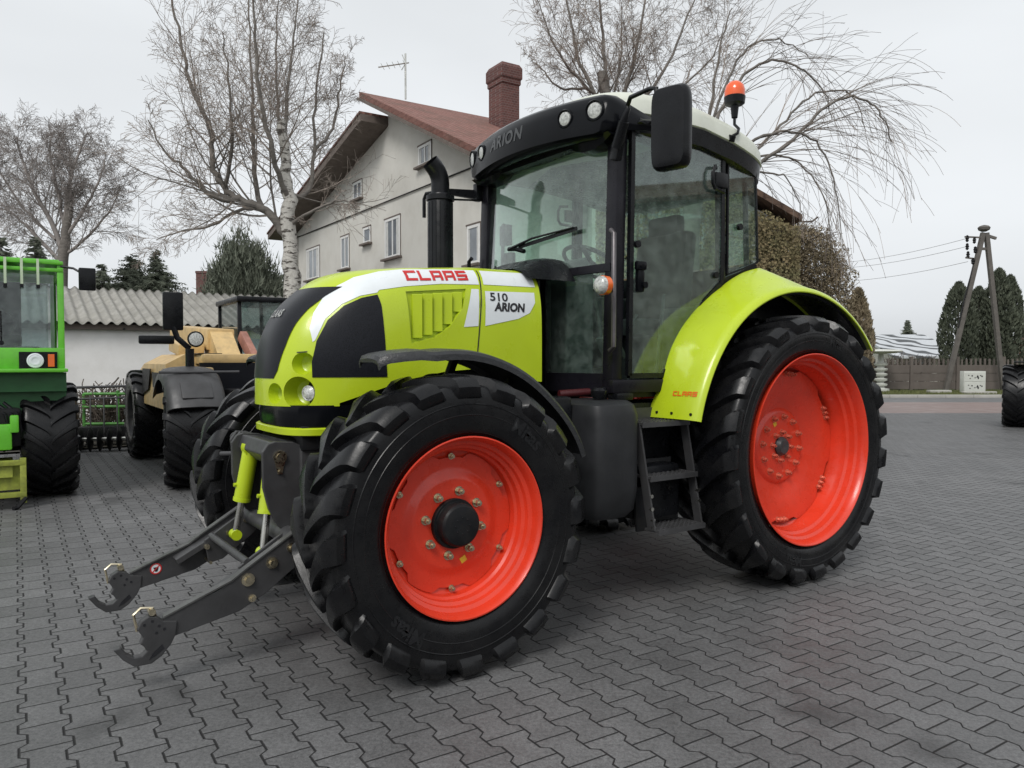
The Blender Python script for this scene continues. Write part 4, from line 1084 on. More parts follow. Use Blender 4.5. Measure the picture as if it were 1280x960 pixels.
mb.box((.95, .62, 1.36), (.62, .85, .12), bev=.04); mb.box((1.35, .12, 1.22), (.5, .24, .10), bev=.03)
mb.build('body', M['loader'], JX, smooth=35)
mb = MB(); mb.box((.93, .30, 1.423), (.36, .26, .012), bev=.003); mb.box((1.262, .55, 1.12), (.02, .8, .4)); mb.build('engine_vent', M['mesh'], JX, smooth=0)
mb = MB(); mb.bar((-2.2, .55, 1.74), (.5, .55, 1.60), .32, .26, bev=.02); mb.prism([(.5, 1.70), (.95, 1.40), (.9, 1.30), (.2, 1.40), (.1, 1.70)], 1, .42, .68); mb.box((.1, .22, 1.50), (.7, .30, .14), Matrix.Rotation(.1, 3, 'Y'), bev=.02); mb.build('boom', M['loader'], JX, smooth=30)
mb = MB(); mb.bar((.5, .80, 1.66), (1.2, .93, 1.02), .09, .13, bev=.01); mb.build('lift_ram', M['rust'], JX, smooth=30)
# mudguard over the near wheel
mb = MB(); rows = []
for i in range(20):
    a = R_(24 + 120 * i / 19); r = .665
    rows.append([(WB + (r + h) * math.cos(a), y, .61 + (r + h) * math.sin(a)) for y, h in ((-.32, -.13), (-.31, -.06), (-.27, -.018), (-.20, 0), (-.02, .014), (.13, 0), (.20, -.018), (.24, -.06), (.25, -.13), (.20, -.05), (.1, -.02), (-.2, -.02), (-.27, -.05))])
mb.loft(rows); mb.box((WB + .50, -.04, 1.04), (.04, .30, .22), Matrix.Rotation(-.75, 3, 'Y'), bev=.018); mb.tube([(WB + .30, -.36, 1.225), (WB + .32, .42, 1.225)], .014, 8); mg = mb.build('mudguard', M['iron'], JX, smooth=40)
mb = MB(); mb.tube([(WB + .05, -.02, 1.28), (WB + .05, -.02, 1.47)], .045, 12); mb.box((WB + .05, -.18, 1.86), (.05, .20, .40), bev=.02); mb.tube([(WB + .05, -.02, 1.47), (WB + .05, -.14, 1.58), (WB + .05, -.18, 1.70)], .03, 10); mb.box((WB + .05, -.34, 1.56), (.05, .34, .09), bev=.02); mb.build('mirror_bracket', M['black'], JX, smooth=30)
mb = MB(); mb.lathe([(-.03, 0), (-.03, .07), (.02, .085), (.03, .075), (.028, 0)], 28, c=(WB + .09, .03, 1.57), axis='x'); lp = mb.build('lamp_housing', M['black'], JX, smooth=30)
mb = MB(); mb.lathe([(.03, .068), (.036, .04), (.037, 0)], 28, c=(WB + .09, .03, 1.57), axis='x'); mb.build('lamp_lens', M['lens'], lp, smooth=50)
mb = MB()
for y in (.85, 1.42):
    for x in (.2, -.9): mb.bar((x, y, 1.2), (x - .05, y, 2.14), .05, .05, up=(0, 1, 0), bev=.01)
mb.box((-.35, 1.135, 2.13), (1.25, .68, .07), bev=.02); mb.box((-.35, 1.135, 1.18), (1.2, .62, .5), bev=.03); mb.build('cab_frame', M['black'], JX, smooth=30)
for nm, c, d in (('windscreen', (.19, 1.135, 1.77), (.006, .52, .66)), ('side_window', (-.35, .85, 1.77), (1.05, .006, .66)), ('side_window', (-.35, 1.42, 1.77), (1.05, .006, .66)), ('rear_window', (-.93, 1.135, 1.77), (.006, .52, .66))):
    mb = MB(); mb.box(c, d); mb.build(nm, M['cleanglass'], JX, smooth=0)
mb = MB(); mb.prism([(-.85, 1.24), (-.15, 1.24), (-.35, .98), (-.85, .90)], 1, -.163, -.152); mb.prism([(.0, 1.2), (.6, 1.2), (.6, 1.02), (.05, 1.02)], 1, -.163, -.152); mb.build('side_vent', M['chassis'], JX, smooth=0)

# ---- pieces of farm equipment standing against the shed
def equipment(name, label, cat, loc, rz, colm, seed):
    r = random.Random(seed); e = empty(name, loc, rz); tag(e, label, cat)
    mb = MB()
    for z in (.35, .62, .82): mb.tube([(-.75, 0, z), (.75, 0, z)], .022, 8)
    for x in (-.75, -.25, .28, .75): mb.tube([(x, 0, .1), (x, 0, .9 - abs(x) * .1)], .024, 8)
    mb.tube([(-.75, 0, .35), (-.4, .5, .3), (.4, .5, .3), (.75, 0, .35)], .025, 8)
    mb.build('frame', colm, e, smooth=30)
    for k in range(7):
        x = -.7 + k * .23; mb = MB(); mb.tube([(x, .05, .36), (x + .02, -.10, .30), (x, -.12, .15), (x, -.02, .03)], .014, 6); mb.box((x, 0, .03), (.05, .12, .02)); mb.build('tine', M['chassis'], e, smooth=30)
    return e
e1 = equipment('harrow', 'green tube-framed harrow standing between the two handlers', 'harrow', (-5.95, 12.1, .0), .15, mat('old_green_paint', (.07, .25, .04), .6, var=.3, dirt=.5), 3)
e2 = empty('hay_rake', (-6.45, 11.65, 0), .5); tag(e2, 'dark grey rake with a rounded top rail beside the green harrow', 'rake')
mb = MB(); mb.tube([(-.6, 0, .1), (-.6, 0, .85), (-.5, 0, .93), (.9, 0, .95), (1.0, 0, .85), (1.0, 0, .1)], .02, 8); mb.tube([(-.6, 0, .75), (1.0, 0, .78)], .015, 8); mb.tube([(-.6, 0, .3), (1.0, 0, .3)], .03, 8); mb.build('frame', M['iron'], e2, smooth=30)
for k in range(9): mb = MB(); x = -.5 + .18 * k; mb.tube([(x, 0, .8), (x, -.12, .5), (x, -.1, .25), (x + .02, .05, .05)], .011, 6); mb.build('tine', M['iron'], e2, smooth=30)
mb = MB(); mb.box((.3, .1, .22), (1.3, .3, .22), bev=.03); mb.cyl((-.2, -.2, .12), (-.2, .2, .12), .12, 16); mb.build('gearbox', M['chassis'], e2, smooth=30)
# a dark seed drill low on the ground under the harrow
e3 = empty('ground_roller', (-6.1, 11.3, .18), .3); tag(e3, 'low dark ring roller lying on the paving at the foot of the harrow', 'roller')
mb = MB(); mb.cyl((-.6, 0, 0), (1.1, 0, 0), .03, 12)
mb.build('axle', M['steel'], e3, smooth=30)
for k in range(12): mb = MB(); mb.lathe([(-.03, .04), (-.02, .14), (0, .18), (.02, .14), (.03, .04)], 24, c=(-.5 + k * .13, 0, 0), axis='x'); mb.build('ring', M['chassis'], e3, smooth=40)

# ---- machine whose wheel shows at the right edge
RM = empty('trailer', (10.24, 15.55, 0), -math.atan2(.5424, .8401)); tag(RM, 'farm trailer cut off by the right edge, only its black ribbed tyre showing', 'trailer')
for x in (0, 1.9): small_wheel(RM, (x, 0, .63), .63, .30, .50, 1 if x else -1, R_(-90) , M['chassis'], h=.04)
mb = MB(); mb.box((1.0, 2.2, .95), (.9, 5.0, .22), bev=.02); mb.box((.95, 0, .63), (1.6, .14, .14)); mb.build('chassis', M['chassis'], RM, smooth=30)
mb = MB(); mb.box((1.5, 2.3, 1.75), (1.7, 5.0, 1.1), bev=.02)
for k in range(7): mb.box((1.5, .1 + k * .72, 1.75), (1.78, .06, 1.12))
mb.build('side_wall', M['merlodark'], RM, smooth=30)
mb = MB(); mb.box((.14, 0, 1.31), (.42, .7, .03), bev=.005); mb.build('mudguard', M['black'], RM, smooth=30)
# ================================================================== BUILDINGS
M['render'] = mat('shed_white_render', (.80, .79, .77), .85, var=.06, vs=1.2, dirt=.25, dirtcol=(.45, .43, .38), bump=.15, bs=30)
M['plaster'] = mat('grey_beige_plaster', (.60, .585, .54), .9, var=.08, vs=.6, dirt=.3, dirtcol=(.36, .33, .27), bump=.2, bs=14)
M['asbestos'] = mat('grey_corrugated_sheet', (.30, .29, .265), .9, var=.2, vs=3, dirt=.5, dirtcol=(.15, .15, .11), bump=.3, bs=22)
M['soffit'] = mat('dark_brown_boards', (.13, .105, .09), .8, var=.2, vs=6)
M['whiteframe'] = mat('white_window_frame', (.72, .72, .70), .5, var=.04)
M['pane'] = mat('window_pane', (.17, .19, .21), .08, var=.3, vs=1.5, spec=.8)
M['curtain'] = mat('net_curtain', (.55, .55, .53), .9, var=.12, vs=8)
def brick(name, c1, c2, mortar, sc):
    t = NT(name); p = t.pos(); sep = t.new('ShaderNodeSeparateXYZ'); t.link(p, sep.inputs[0]); cb = t.new('ShaderNodeCombineXYZ')
    t.link(t.math('ADD', sep.outputs[0], sep.outputs[1]), cb.inputs[0]); t.link(sep.outputs[2], cb.inputs[1])
    b = t.new('ShaderNodeTexBrick'); t.link(cb.outputs[0], b.inputs['Vector']); b.inputs['Scale'].default_value = sc
    b.inputs['Color1'].default_value = (*c1, 1); b.inputs['Color2'].default_value = (*c2, 1); b.inputs['Mortar'].default_value = (*mortar, 1); b.inputs['Mortar Size'].default_value = .018
    t.link(b.outputs[0], t.b.inputs['Base Color']); t.b.inputs['Roughness'].default_value = .85; t.link(t.bump(b.outputs['Fac'], -.4, .01), t.b.inputs['Normal'])
    return t.m
M['brick'] = brick('dark_red_brick', (.085, .034, .030), (.135, .052, .044), (.17, .14, .13), 3.6)
def tiles(name, c1, c2, D, pitch=.30):
    t = NT(name); p = t.pos(False); u = t.math('DIVIDE', t.dot(p, tuple(D)), pitch * .7); z = t.math('DIVIDE', t.new('ShaderNodeSeparateXYZ').outputs[2], pitch * .5)
    sp = t.n[-1] if False else None
    s = [n for n in t.n if n.bl_idname == 'ShaderNodeSeparateXYZ'][0]; t.link(p, s.inputs[0])
    fu = t.math('ABSOLUTE', t.math('SUBTRACT', t.math('FRACT', u), .5)); fz = t.math('FRACT', z)
    n = t.noise(p, 1.3, 4); n2 = t.noise(p, 8, 3)
    c = t.mix(t.map(n2, .3, .7, 0, 1), c1, c2); c = t.mix(t.map(n, .45, .7, 0, .6), c, (.10, .07, .05)); c = t.mix(t.math('MULTIPLY', t.map(fu, .36, .5, 0, 1), .75), c, (.06, .03, .025)); c = t.mix(t.math('MULTIPLY', t.map(fz, .8, 1, 0, 1), .6), c, (.05, .03, .025))
    t.link(c, t.b.inputs['Base Color']); t.b.inputs['Roughness'].default_value = .8
    t.link(t.bump(t.math('ADD', fu, t.math('MULTIPLY', fz, .7)), .9, .05), t.b.inputs['Normal'])
    return t.m
M['redtile'] = tiles('red_roof_tile', (.19, .080, .062), (.28, .145, .12), D2)
M['browntile'] = tiles('brown_roof_tile', (.16, .10, .07), (.22, .14, .10), D1)

# ---- white shed with a corrugated roof
SH = empty('shed', (0, 0, 0)); tag(SH, 'low white rendered shed with a grey corrugated roof behind the handlers', 'shed')
So = at(200, 405, 14.0); So.z = 0
def SP(s, t, z): return So + D2 * s - D1 * 0 + D1 * t + Vector((0, 0, z))
mb = MB(); mb.loft([[SP(-9, 0, 0), SP(-9, 5, 0), SP(-9, 5, 2.55), SP(-9, 3.2, 2.8), SP(-9, 0, 1.98)], [SP(6.5, 0, 0), SP(6.5, 5, 0), SP(6.5, 5, 2.55), SP(6.5, 3.2, 2.8), SP(6.5, 0, 1.98)]]); mb.build('wall', M['render'], SH, smooth=0)
for (t0, z0, t1, z1) in ((-.22, 1.99, 3.25, 2.86), (5.4, 2.4, 3.2, 2.86)):
    mb = MB(); rows = []; n = 16 * 82
    N = 8 * 86
    for e in (0, .25, .5, .75, 1):
        rows.append([SP(-9.3 + 16.2 * k / N, lerp(t0, t1, e), lerp(z0, z1, e) + .030 * math.cos(2 * PI * (16.2 * k / N) / .177) + .012 * noise.noise(Vector((k * .02, e * 3, 1)))) for k in range(N + 1)])
    mb.grid(rows); o = mb.build('corrugated_roof', M['asbestos'], SH, smooth=60); sm = o.modifiers.new('thick', 'SOLIDIFY'); sm.thickness = .008
mb = MB(); mb.bar(SP(-9, -.10, 1.93), SP(6.5, -.10, 1.93), .06, .09); mb.build('eaves_board', M['soffit'], SH, smooth=0)
mb = MB()
for s in (-3.3, -.6, .9): mb.bar(SP(s, -.02, 1.9), SP(s, -.15, 1.9), .03, .03)
mb.build('eaves_hook', M['chassis'], SH, smooth=0)

# ---- house with the asymmetric roof
HO = empty('house', (0, 0, 0)); tag(HO, 'two-storey grey-beige rendered house with a split red tiled roof and tall brick chimney', 'house')
P0 = Vector((-3.39, 22, 0)); DV = D2 * 1.0
NW = D2                                                       # into the house
def hp(u, v, t=0.0):
    """pixel -> point of the gable plane shifted t into the house"""
    d = ray(u, v); c = Vector((0, 0, CH)); o = P0 + NW * t
    k = (o - c).dot(NW) / d.dot(NW); return c + d * k
def HS(s, z, t=0): return P0 + D1 * s + NW * t + Vector((0, 0, z))
def sz(u, v, t=0):
    p = hp(u, v, t); return ((p - P0 - NW * t).dot(D1), p.z)
gl = sz(371, 292); gk = sz(485, 158); gt = sz(484, 132); gr = (-9.0, None)
a_ = sz(468, 121); b_ = sz(598, 182); sl_ = (b_[1] - a_[1]) / (b_[0] - a_[0])
def zr(s): return a_[1] + sl_ * (s - a_[0])
sR = -5.6
wallpoly = [(gl[0], 0), (gl[0], gl[1]), gk, (gk[0], zr(gk[0]) - .12), (sR, zr(sR) - .12), (sR, 0)]
mb = MB(); mb.loft([[HS(s, z, 0) for s, z in wallpoly], [HS(s, z, 5.5) for s, z in wallpoly]]); mb.build('wall', M['plaster'], HO, smooth=0)
def slab(mb, sa, za, sb, zb, t0, t1, th): mb.loft([[HS(sa, za, t), HS(sb, zb, t), HS(sb, zb + th, t), HS(sa, za + th, t)] for t in (t0, t1)])
mb = MB(); slab(mb, gk[0] + .80, zr(gk[0] + .80) - .08, sR - .6, zr(sR - .6) - .08, -.55, 5.8, .16); mb.build('upper_roof', M['redtile'], HO, smooth=0)
mb = MB(); e_ = .03
slab(mb, gk[0] + .83, zr(gk[0] + .83) - .17, sR - .62, zr(sR - .62) - .17, -.60, 5.7, .085); mb.build('barge_board', M['soffit'], HO, smooth=0)
ls = (gk[1] - gl[1]) / (gk[0] - gl[0])
mb = MB(); slab(mb, gk[0] - .02, gk[1] + .02, gl[0] + .9, gl[1] + ls * .9 + .02, -.85, 5.8, .20); mb.build('lower_roof', M['soffit'], HO, smooth=0)
mb = MB(); slab(mb, gk[0] - .02, gk[1] + .225, gl[0] + .95, gl[1] + ls * .95 + .225, -.88, 5.8, .06); mb.build('lower_roof_tiles', M['redtile'], HO, smooth=0)
def hwin(x0, x1, y0, y1, name='window', curtain=True):
    sA, zA = sz(x0, (y0 + y1) / 2); sB, zB = sz(x1, (y0 + y1) / 2); xm = (x0 + x1) / 2; z1 = sz(xm, y0)[1]; z0 = sz(xm, y1)[1]; s0, s1 = min(sA, sB), max(sA, sB)
    mb = MB()
    def bx(sa, sb, za, zb, t0, t1): mb.loft([[HS(sa, za, t), HS(sb, za, t), HS(sb, zb, t), HS(sa, zb, t)] for t in (t0, t1)])
    w = .07
    bx(s0, s1, z0, z0 + w, -.03, .06); bx(s0, s1, z1 - w, z1, -.03, .06); bx(s0, s0 + w, z0 + w, z1 - w, -.03, .06); bx(s1 - w, s1, z0 + w, z1 - w, -.03, .06)
    if s1 - s0 > .7: bx((s0 + s1) / 2 - .03, (s0 + s1) / 2 + .03, z0 + w, z1 - w, -.025, .05)
    f = mb.build(name, M['whiteframe'], HO, smooth=0)
    mb = MB(); bx(s0 + w, s1 - w, z0 + w, z1 - w, -.012, -.006); mb.build('pane', M['pane'], f, smooth=0)
    if curtain:
        mb = MB(); bx(s0 + w + .02, lerp(s0, s1, .26), z0 + w, z1 - w, -.018, -.0125); bx(lerp(s0, s1, .80), s1 - w - .02, z0 + w, z1 - w, -.018, -.0125); mb.build('curtain', M['curtain'], f, smooth=0)
    mb = MB(); bx(s0 - .08, s1 + .08, z0 - .06, z0 - .005, -.14, -.001); mb.build('sill', M['soffit'], f, smooth=0)
    mb = MB(); bx(s0 - .012, s0 - .001, z0, z1 + .012, -.02, -.001); bx(s0 - .012, s1 + .05, z1 + .001, z1 + .04, -.035, -.001); mb.build('lintel', M['soffit'], f, smooth=0)
hwin(524, 540, 180, 206); hwin(482, 501, 272, 322); hwin(442, 453, 227, 249, curtain=False); hwin(384, 400, 310, 349); hwin(427, 437, 295, 336, curtain=False); hwin(455, 464, 284, 304, curtain=False)
hwin(585, 601, 281, 330)
# thin ledge across the gable
q0 = sz(372, 297); q1 = sz(640, 190)
mb = MB(); mb.tube([HS(q0[0], q0[1], -.03), HS(q1[0], q1[1], -.03)], .018, 6); mb.build('wall_cable', M['chassis'], HO, smooth=30)
mb = MB(); q_ = (gk[0] * .0 + gl[0] - .25, 0); mb.tube([HS(gl[0] - .15, gl[1] - .1, -.08), HS(gl[0] - .15, .1, -.08)], .05, 8); mb.build('downpipe', M['steel'], HO, smooth=30)
# chimney
cb = hp(630, 158, 3.2); cs, cz = (cb - P0).dot(D1), 0
w_ = at(652, 120, cb.y).x - at(607, 120, cb.y).x
ztop = at(630, 84, cb.y).z; mb = MB(); hw = w_ / 2 * .80
def cring(h, z): return [cb + D1 * a * h + NW * b * h * .8 + Vector((0, 0, z - cb.z)) for a, b in ((-1, -1), (1, -1), (1, 1), (-1, 1))]
k_ = .70
mb.loft([cring(k_ * w_ * .5 * 1.0, cb.z - 1.8), cring(k_ * w_ * .5 * 1.0, ztop - .62), cring(k_ * w_ * .5 * 1.10, ztop - .58), cring(k_ * w_ * .5 * 1.10, ztop - .46), cring(k_ * w_ * .5 * 1.2, ztop - .42), cring(k_ * w_ * .5 * 1.2, ztop - .12), cring(k_ * w_ * .5 * 1.0, ztop), cring(k_ * w_ * .5 * .7, ztop), cring(k_ * w_ * .5 * .7, ztop - .3)])
mb.build('chimney', M['brick'], HO, smooth=0)
# aerial
ab = hp(507, 124, .8); at_ = at(508, 67, ab.y)
mb = MB(); mb.tube([ab, Vector((ab.x, ab.y, at_.z))], .03, 8); p1 = at(473, 84, ab.y - .5); p2 = at(507, 79, ab.y); mb.tube([p1, p2, p2 + (p2 - p1) * .12], .02, 6)
for k in range(5): q = p1.lerp(p2, .15 + .2 * k); mb.tube([q + Vector((.0, -.3, -.02)), q + Vector((0, .3, .02))], .008, 4)
mb.tube([p2 + Vector((-.1, 0, .25)), p2 + Vector((0, 0, .0)), p2 + Vector((-.12, 0, -.2))], .015, 6); mb.build('aerial', M['steel'], HO, smooth=30)

# ---- ivy clad house on the right behind the cab
IV = empty('neighbour_house', (0, 0, 0)); tag(IV, 'old house with brown tiled roof and creeper-covered wall showing right of the tractor cab', 'house')
Yn = 17.5
pA = at(1000, 276, Yn); pB = at(930, 246, Yn + .5)
mb = MB()
ridge0 = at(905, 232, Yn + 2.5)
xl = at(740, 300, Yn).x; xr = at(985, 300, Yn).x; zt2 = at(985, 283, Yn).z
mb.loft([[Vector((xl, Yn, 0)), Vector((xr, Yn, 0)), Vector((xr, Yn, zt2)), Vector((xl + 1.0, Yn, zt2 + 1.9)), Vector((xl, Yn, zt2 + 1.3))], [Vector((xl, Yn + 6, 0)), Vector((xr, Yn + 6, 0)), Vector((xr, Yn + 6, zt2)), Vector((xl + 1.0, Yn + 6, zt2 + 1.9)), Vector((xl, Yn + 6, zt2 + 1.3))]])
mb.build('wall', M['plaster'], IV, smooth=0)
mb = MB(); e1_ = at(1003, 276, Yn - .4); e2_ = Vector((xl + 1.0, Yn - .4, zt2 + 2.10)); e3_ = Vector((xl - .5, Yn - .4, zt2 + 1.25))
mb.loft([[e1_ + Vector((0, dy, 0)), e2_ + Vector((0, dy, 0)), e3_ + Vector((0, dy, 0)), e3_ + Vector((0, dy, .14)), e2_ + Vector((0, dy, .16)), e1_ + Vector((0, dy, .14))] for dy in (0, 6.8)]); mb.build('roof', M['browntile'], IV, smooth=0)
mb = MB(); mb.tube([e1_ + Vector((-.05, 0, -.02)), e1_ + Vector((.25, .1, -.0)), e1_ + Vector((.42, .2, .12))], .02, 6); mb.bar(e1_ + Vector((-.35, .2, -.1)), e1_ + Vector((-.75, .2, -.45)), .08, .1); mb.build('roof_bracket', M['soffit'], IV, smooth=0)
for (x0, x1, y0, y1) in ((800, 826, 258, 300), (850, 880, 262, 312)):
    a = at(x0, y1, Yn - .04); b = at(x1, y0, Yn - .04); mb = MB(); mb.box(((a.x + b.x) / 2, Yn - .03, (a.z + b.z) / 2), (b.x - a.x, .06, b.z - a.z)); f = mb.build('window', M['whiteframe'], IV, smooth=0)
    mb = MB(); mb.box(((a.x + b.x) / 2, Yn - .065, (a.z + b.z) / 2), (b.x - a.x - .12, .01, b.z - a.z - .12)); mb.build('pane', M['pane'], f, smooth=0)

# ================================================================== PLANTS
def bark(name, white=True, c=(.10, .085, .07)):
    t = NT(name); p = t.pos(False)
    mp = t.new('ShaderNodeMapping'); mp.inputs['Scale'].default_value = (3, 3, 9); t.link(p, mp.inputs[0])
    n = t.noise(mp.outputs[0], 1.6, 5, .7); n2 = t.noise(p, 22, 4)
    if white: col = t.mix(t.map(n, .50, .58, 0, 1), (.52, .50, .46), (.05, .042, .036)); col = t.mix(t.map(n2, .4, .7, 0, .35), col, (.2, .18, .15))
    else: col = t.mix(t.map(n, .35, .65, 0, 1), c, tuple(x * .55 for x in c))
    t.link(col, t.b.inputs['Base Color']); t.b.inputs['Roughness'].default_value = .85; t.link(t.bump(n, .5, .02), t.b.inputs['Normal']); return t.m
M['birch'] = bark('birch_bark'); M['limb'] = bark('dark_limb_bark', False, (.20, .18, .16)); M['twig'] = mat('twig_bark', (.25, .21, .18), .9, var=.3)
M['farwood'] = mat('far_twig_bark', (.25, .225, .21), .9, var=.15)
def leafmat(name, c1, c2, rough=.75):
    t = NT(name); p = t.pos(); n = t.noise(p, 2.2, 4); n2 = t.noise(p, 17, 3)
    f = t.map(t.math('ADD', t.math('MULTIPLY', n, .6), t.math('MULTIPLY', n2, .4)), .38, .62, 0, 1)
    t.link(t.mix(f, c1, c2), t.b.inputs['Base Color']); t.b.inputs['Roughness'].default_value = rough; t.b.inputs['Specular IOR Level'].default_value = .25; return t.m
M['spruce'] = leafmat('spruce_needles', (.085, .10, .075), (.15, .165, .125))  # haze over the far spruces is put into these paler colours
M['thuja'] = leafmat('thuja_leaves', (.060, .072, .052), (.115, .128, .09))  # lightened leaves, the fading by haze is mixed into the colour
M['ivy'] = leafmat('brown_creeper', (.27, .205, .115), (.18, .17, .085))
M['hedge'] = leafmat('hedge_leaves', (.19, .16, .10), (.31, .25, .17))
M['dry'] = leafmat('bare_shrub', (.07, .055, .045), (.12, .10, .08))

def seg_tube(mb, pts, r0, r1, n=3):
    m = len(pts); rs = [lerp(r0, r1, i / (m - 1)) for i in range(m)]; mb.tube(pts, rs, n, caps=False)

def grow(mb, mbt, p, d, L, r, lvl, maxl, R, up, droop, wander, kids, ratio, thin=.004, spread=(28, 58)):
    n = max(3, int(L / (.25 if lvl < 2 else .16))); n = min(n, 14); pts = [p.copy()]; q = p.copy(); dd = d.normalized(); st = L / n
    for i in range(n):
        dd = dd + Vector((R.gauss(0, 1), R.gauss(0, 1), R.gauss(0, 1))) * wander * (1 if lvl < 3 else 1.2)
        f = i / n
        dd.z += (up if lvl < 2 else up * .4) * .12 - (droop[min(lvl, len(droop) - 1)] * (.05 + .22 * f))
        dd.normalize(); q = q + dd * st; pts.append(q.copy())
    r1 = r * (.30 if lvl < maxl else .4)
    (mb if r > .018 else mbt).tube(pts, [max(lerp(r, r1, i / n), thin) for i in range(n + 1)], 6 if r > .05 else 3, caps=False)
    if lvl >= maxl: return
    for k in range(kids[lvl]):
        t = .22 + .78 * (k + R.random()) / kids[lvl]; i = min(int(t * n), n - 1); b = pts[i].lerp(pts[i + 1], t * n - i); ax = (pts[i + 1] - pts[i]).normalized()
        side_ = ax.cross(Vector((R.gauss(0, 1), R.gauss(0, 1), R.gauss(0, 1)))).normalized(); an = R_(R.uniform(*spread))
        nd = ax * math.cos(an) + side_ * math.sin(an)
        grow(mb, mbt, b, nd, L * ratio[lvl] * R.uniform(.6, 1.15) * (1.1 - .5 * t), max(lerp(r, r1, t) * .55, thin), lvl + 1, maxl, R, up, droop, wander, kids, ratio, thin, spread)

def bare_tree(name, label, cat, trunk, limbs, tm, lm, tw, seed, kids=(9, 7, 6), ratio=(.45, .5, .55), up=.6, droop=(0, .1, .5, .8), wander=.10, thin=.004, maxl=3, group=None, limbmat=None, spread=(25, 60)):
    R = random.Random(seed); base = trunk[0][0]
    e = empty(name, (base.x, base.y, 0)); tag(e, label, cat, group); off = Vector((base.x, base.y, 0))
    mt = MB(); pts = [p - off for p, _ in trunk]; rs = [r for _, r in trunk]
    dense = []; dr = []
    for i in range(len(pts) - 1):
        for k in range(4):
            t = k / 4; q = pts[i].lerp(pts[i + 1], t) + Vector((R.gauss(0, 1), R.gauss(0, 1), 0)) * .02 * (i + k > 0); dense.append(q); dr.append(lerp(rs[i], rs[i + 1], t) * R.uniform(.94, 1.06))
    dense.append(pts[-1]); dr.append(rs[-1]); mt.tube(dense, dr, 12); mt.build('trunk', tm, e, smooth=60)
    mb = MB(); mw = MB()
    for (poly, r) in limbs:
        pp = [p - off for p in poly]; dn = []
        for i in range(len(pp) - 1):
            q0 = pp[max(i - 1, 0)]; q1 = pp[i]; q2 = pp[i + 1]; q3 = pp[min(i + 2, len(pp) - 1)]
            for k in range(5):
                u_ = k / 5; dn.append(.5 * (2 * q1 + (q2 - q0) * u_ + (2 * q0 - 5 * q1 + 4 * q2 - q3) * u_ * u_ + (3 * q1 - q0 - 3 * q2 + q3) * u_ ** 3) + Vector((R.gauss(0, 1), R.gauss(0, 1), R.gauss(0, 1))) * .016 * (i + k > 0))
        dn.append(pp[-1]); m = len(dn); mb.tube(dn, [max(lerp(r, r * .22, i / (m - 1)), thin) for i in range(m)], 7, caps=False)
        Ltot = sum((b - a).length for a, b in zip(dn, dn[1:]))
        nk = max(3, int(kids[0] * Ltot / 3.0))
        for k in range(nk):
            t = .12 + .88 * (k + R.random()) / nk; i = min(int(t * (m - 1)), m - 2); b = dn[i]; ax = (dn[i + 1] - dn[i]).normalized()
            sd_ = ax.cross(Vector((R.gauss(0, 1), R.gauss(0, 1), R.gauss(0, 1)))).normalized(); an = R_(R.uniform(*spread)); nd = ax * math.cos(an) + sd_ * math.sin(an)
            grow(mb, mw, b, nd, min(Ltot * ratio[0], 2.6) * R.uniform(.5, 1.15) * (1.15 - .6 * t), max(lerp(r, r * .22, t) * .34, thin), 1, maxl, R, up, droop, wander, kids, ratio, thin, spread if spread[1] < 50 else (28, 58))
    if mb.v: mb.build('limbs', limbmat or lm, e, smooth=60, recalc=False)
    if mw.v: mw.build('twigs', tw, e, smooth=0, recalc=False)
    return e

# left birch with the heavy side limb
Yb = 16.0
A = lambda u, v, dy=0: at(u, v, Yb + dy)
bare_tree('birch_tree', 'pale-barked bare birch with heavy forked limbs in front of the house gable', 'tree',
    [(Vector((A(364, 400).x, Yb, 0)), .19), (A(363, 360), .17), (A(362, 300), .155), (A(360, 250), .14), (A(356, 205), .11), (A(352, 150), .085)],
    [([A(362, 300), A(345, 278), A(330, 262), A(302, 250), A(280, 236), A(266, 205), A(262, 160), A(240, 110), A(228, 60), A(215, 0)], .10),
     ([A(302, 250), A(270, 248, -.5), A(235, 215, -.8), A(205, 190, -1), A(185, 150, -1.2)], .05),
     ([A(325, 262), A(318, 215, .5), A(316, 150, .7), A(314, 80, .8), A(310, -10, .9)], .06),
     ([A(330, 262), A(300, 262, .8), A(265, 282, 1.2), A(225, 290, 1.6), A(195, 300, 1.6)], .045),
     ([A(360, 250), A(340, 190, -.6), A(325, 110, -.9), A(318, 30, -1), A(316, -30, -1)], .06),
     ([A(356, 205), A(358, 130, .2), A(366, 60, .4), A(372, 0, .4)], .05),
     ([A(360, 245), A(385, 240, .4), A(392, 190, .6), A(395, 120, .8), A(405, 40, 1)], .06),
     ([A(392, 190, .6), A(415, 160, .8), A(425, 110, 1), A(432, 70, 1.1)], .04),
     ([A(362, 280), A(395, 262, -.4), A(425, 250, -.6), A(450, 262, -.8)], .04),
     ([A(362, 240), A(350, 160, 1), A(345, 80, 1.4), A(348, 0, 1.6)], .05),
     ([A(280, 236), A(290, 180, -.5), A(286, 110, -.8), A(278, 40, -1)], .045)],
    M['birch'], M['limb'], M['twig'], 11, kids=(14, 8, 6), ratio=(.42, .56, .62), up=.7, droop=(0, .05, .40, .9), wander=.075, thin=.0034)
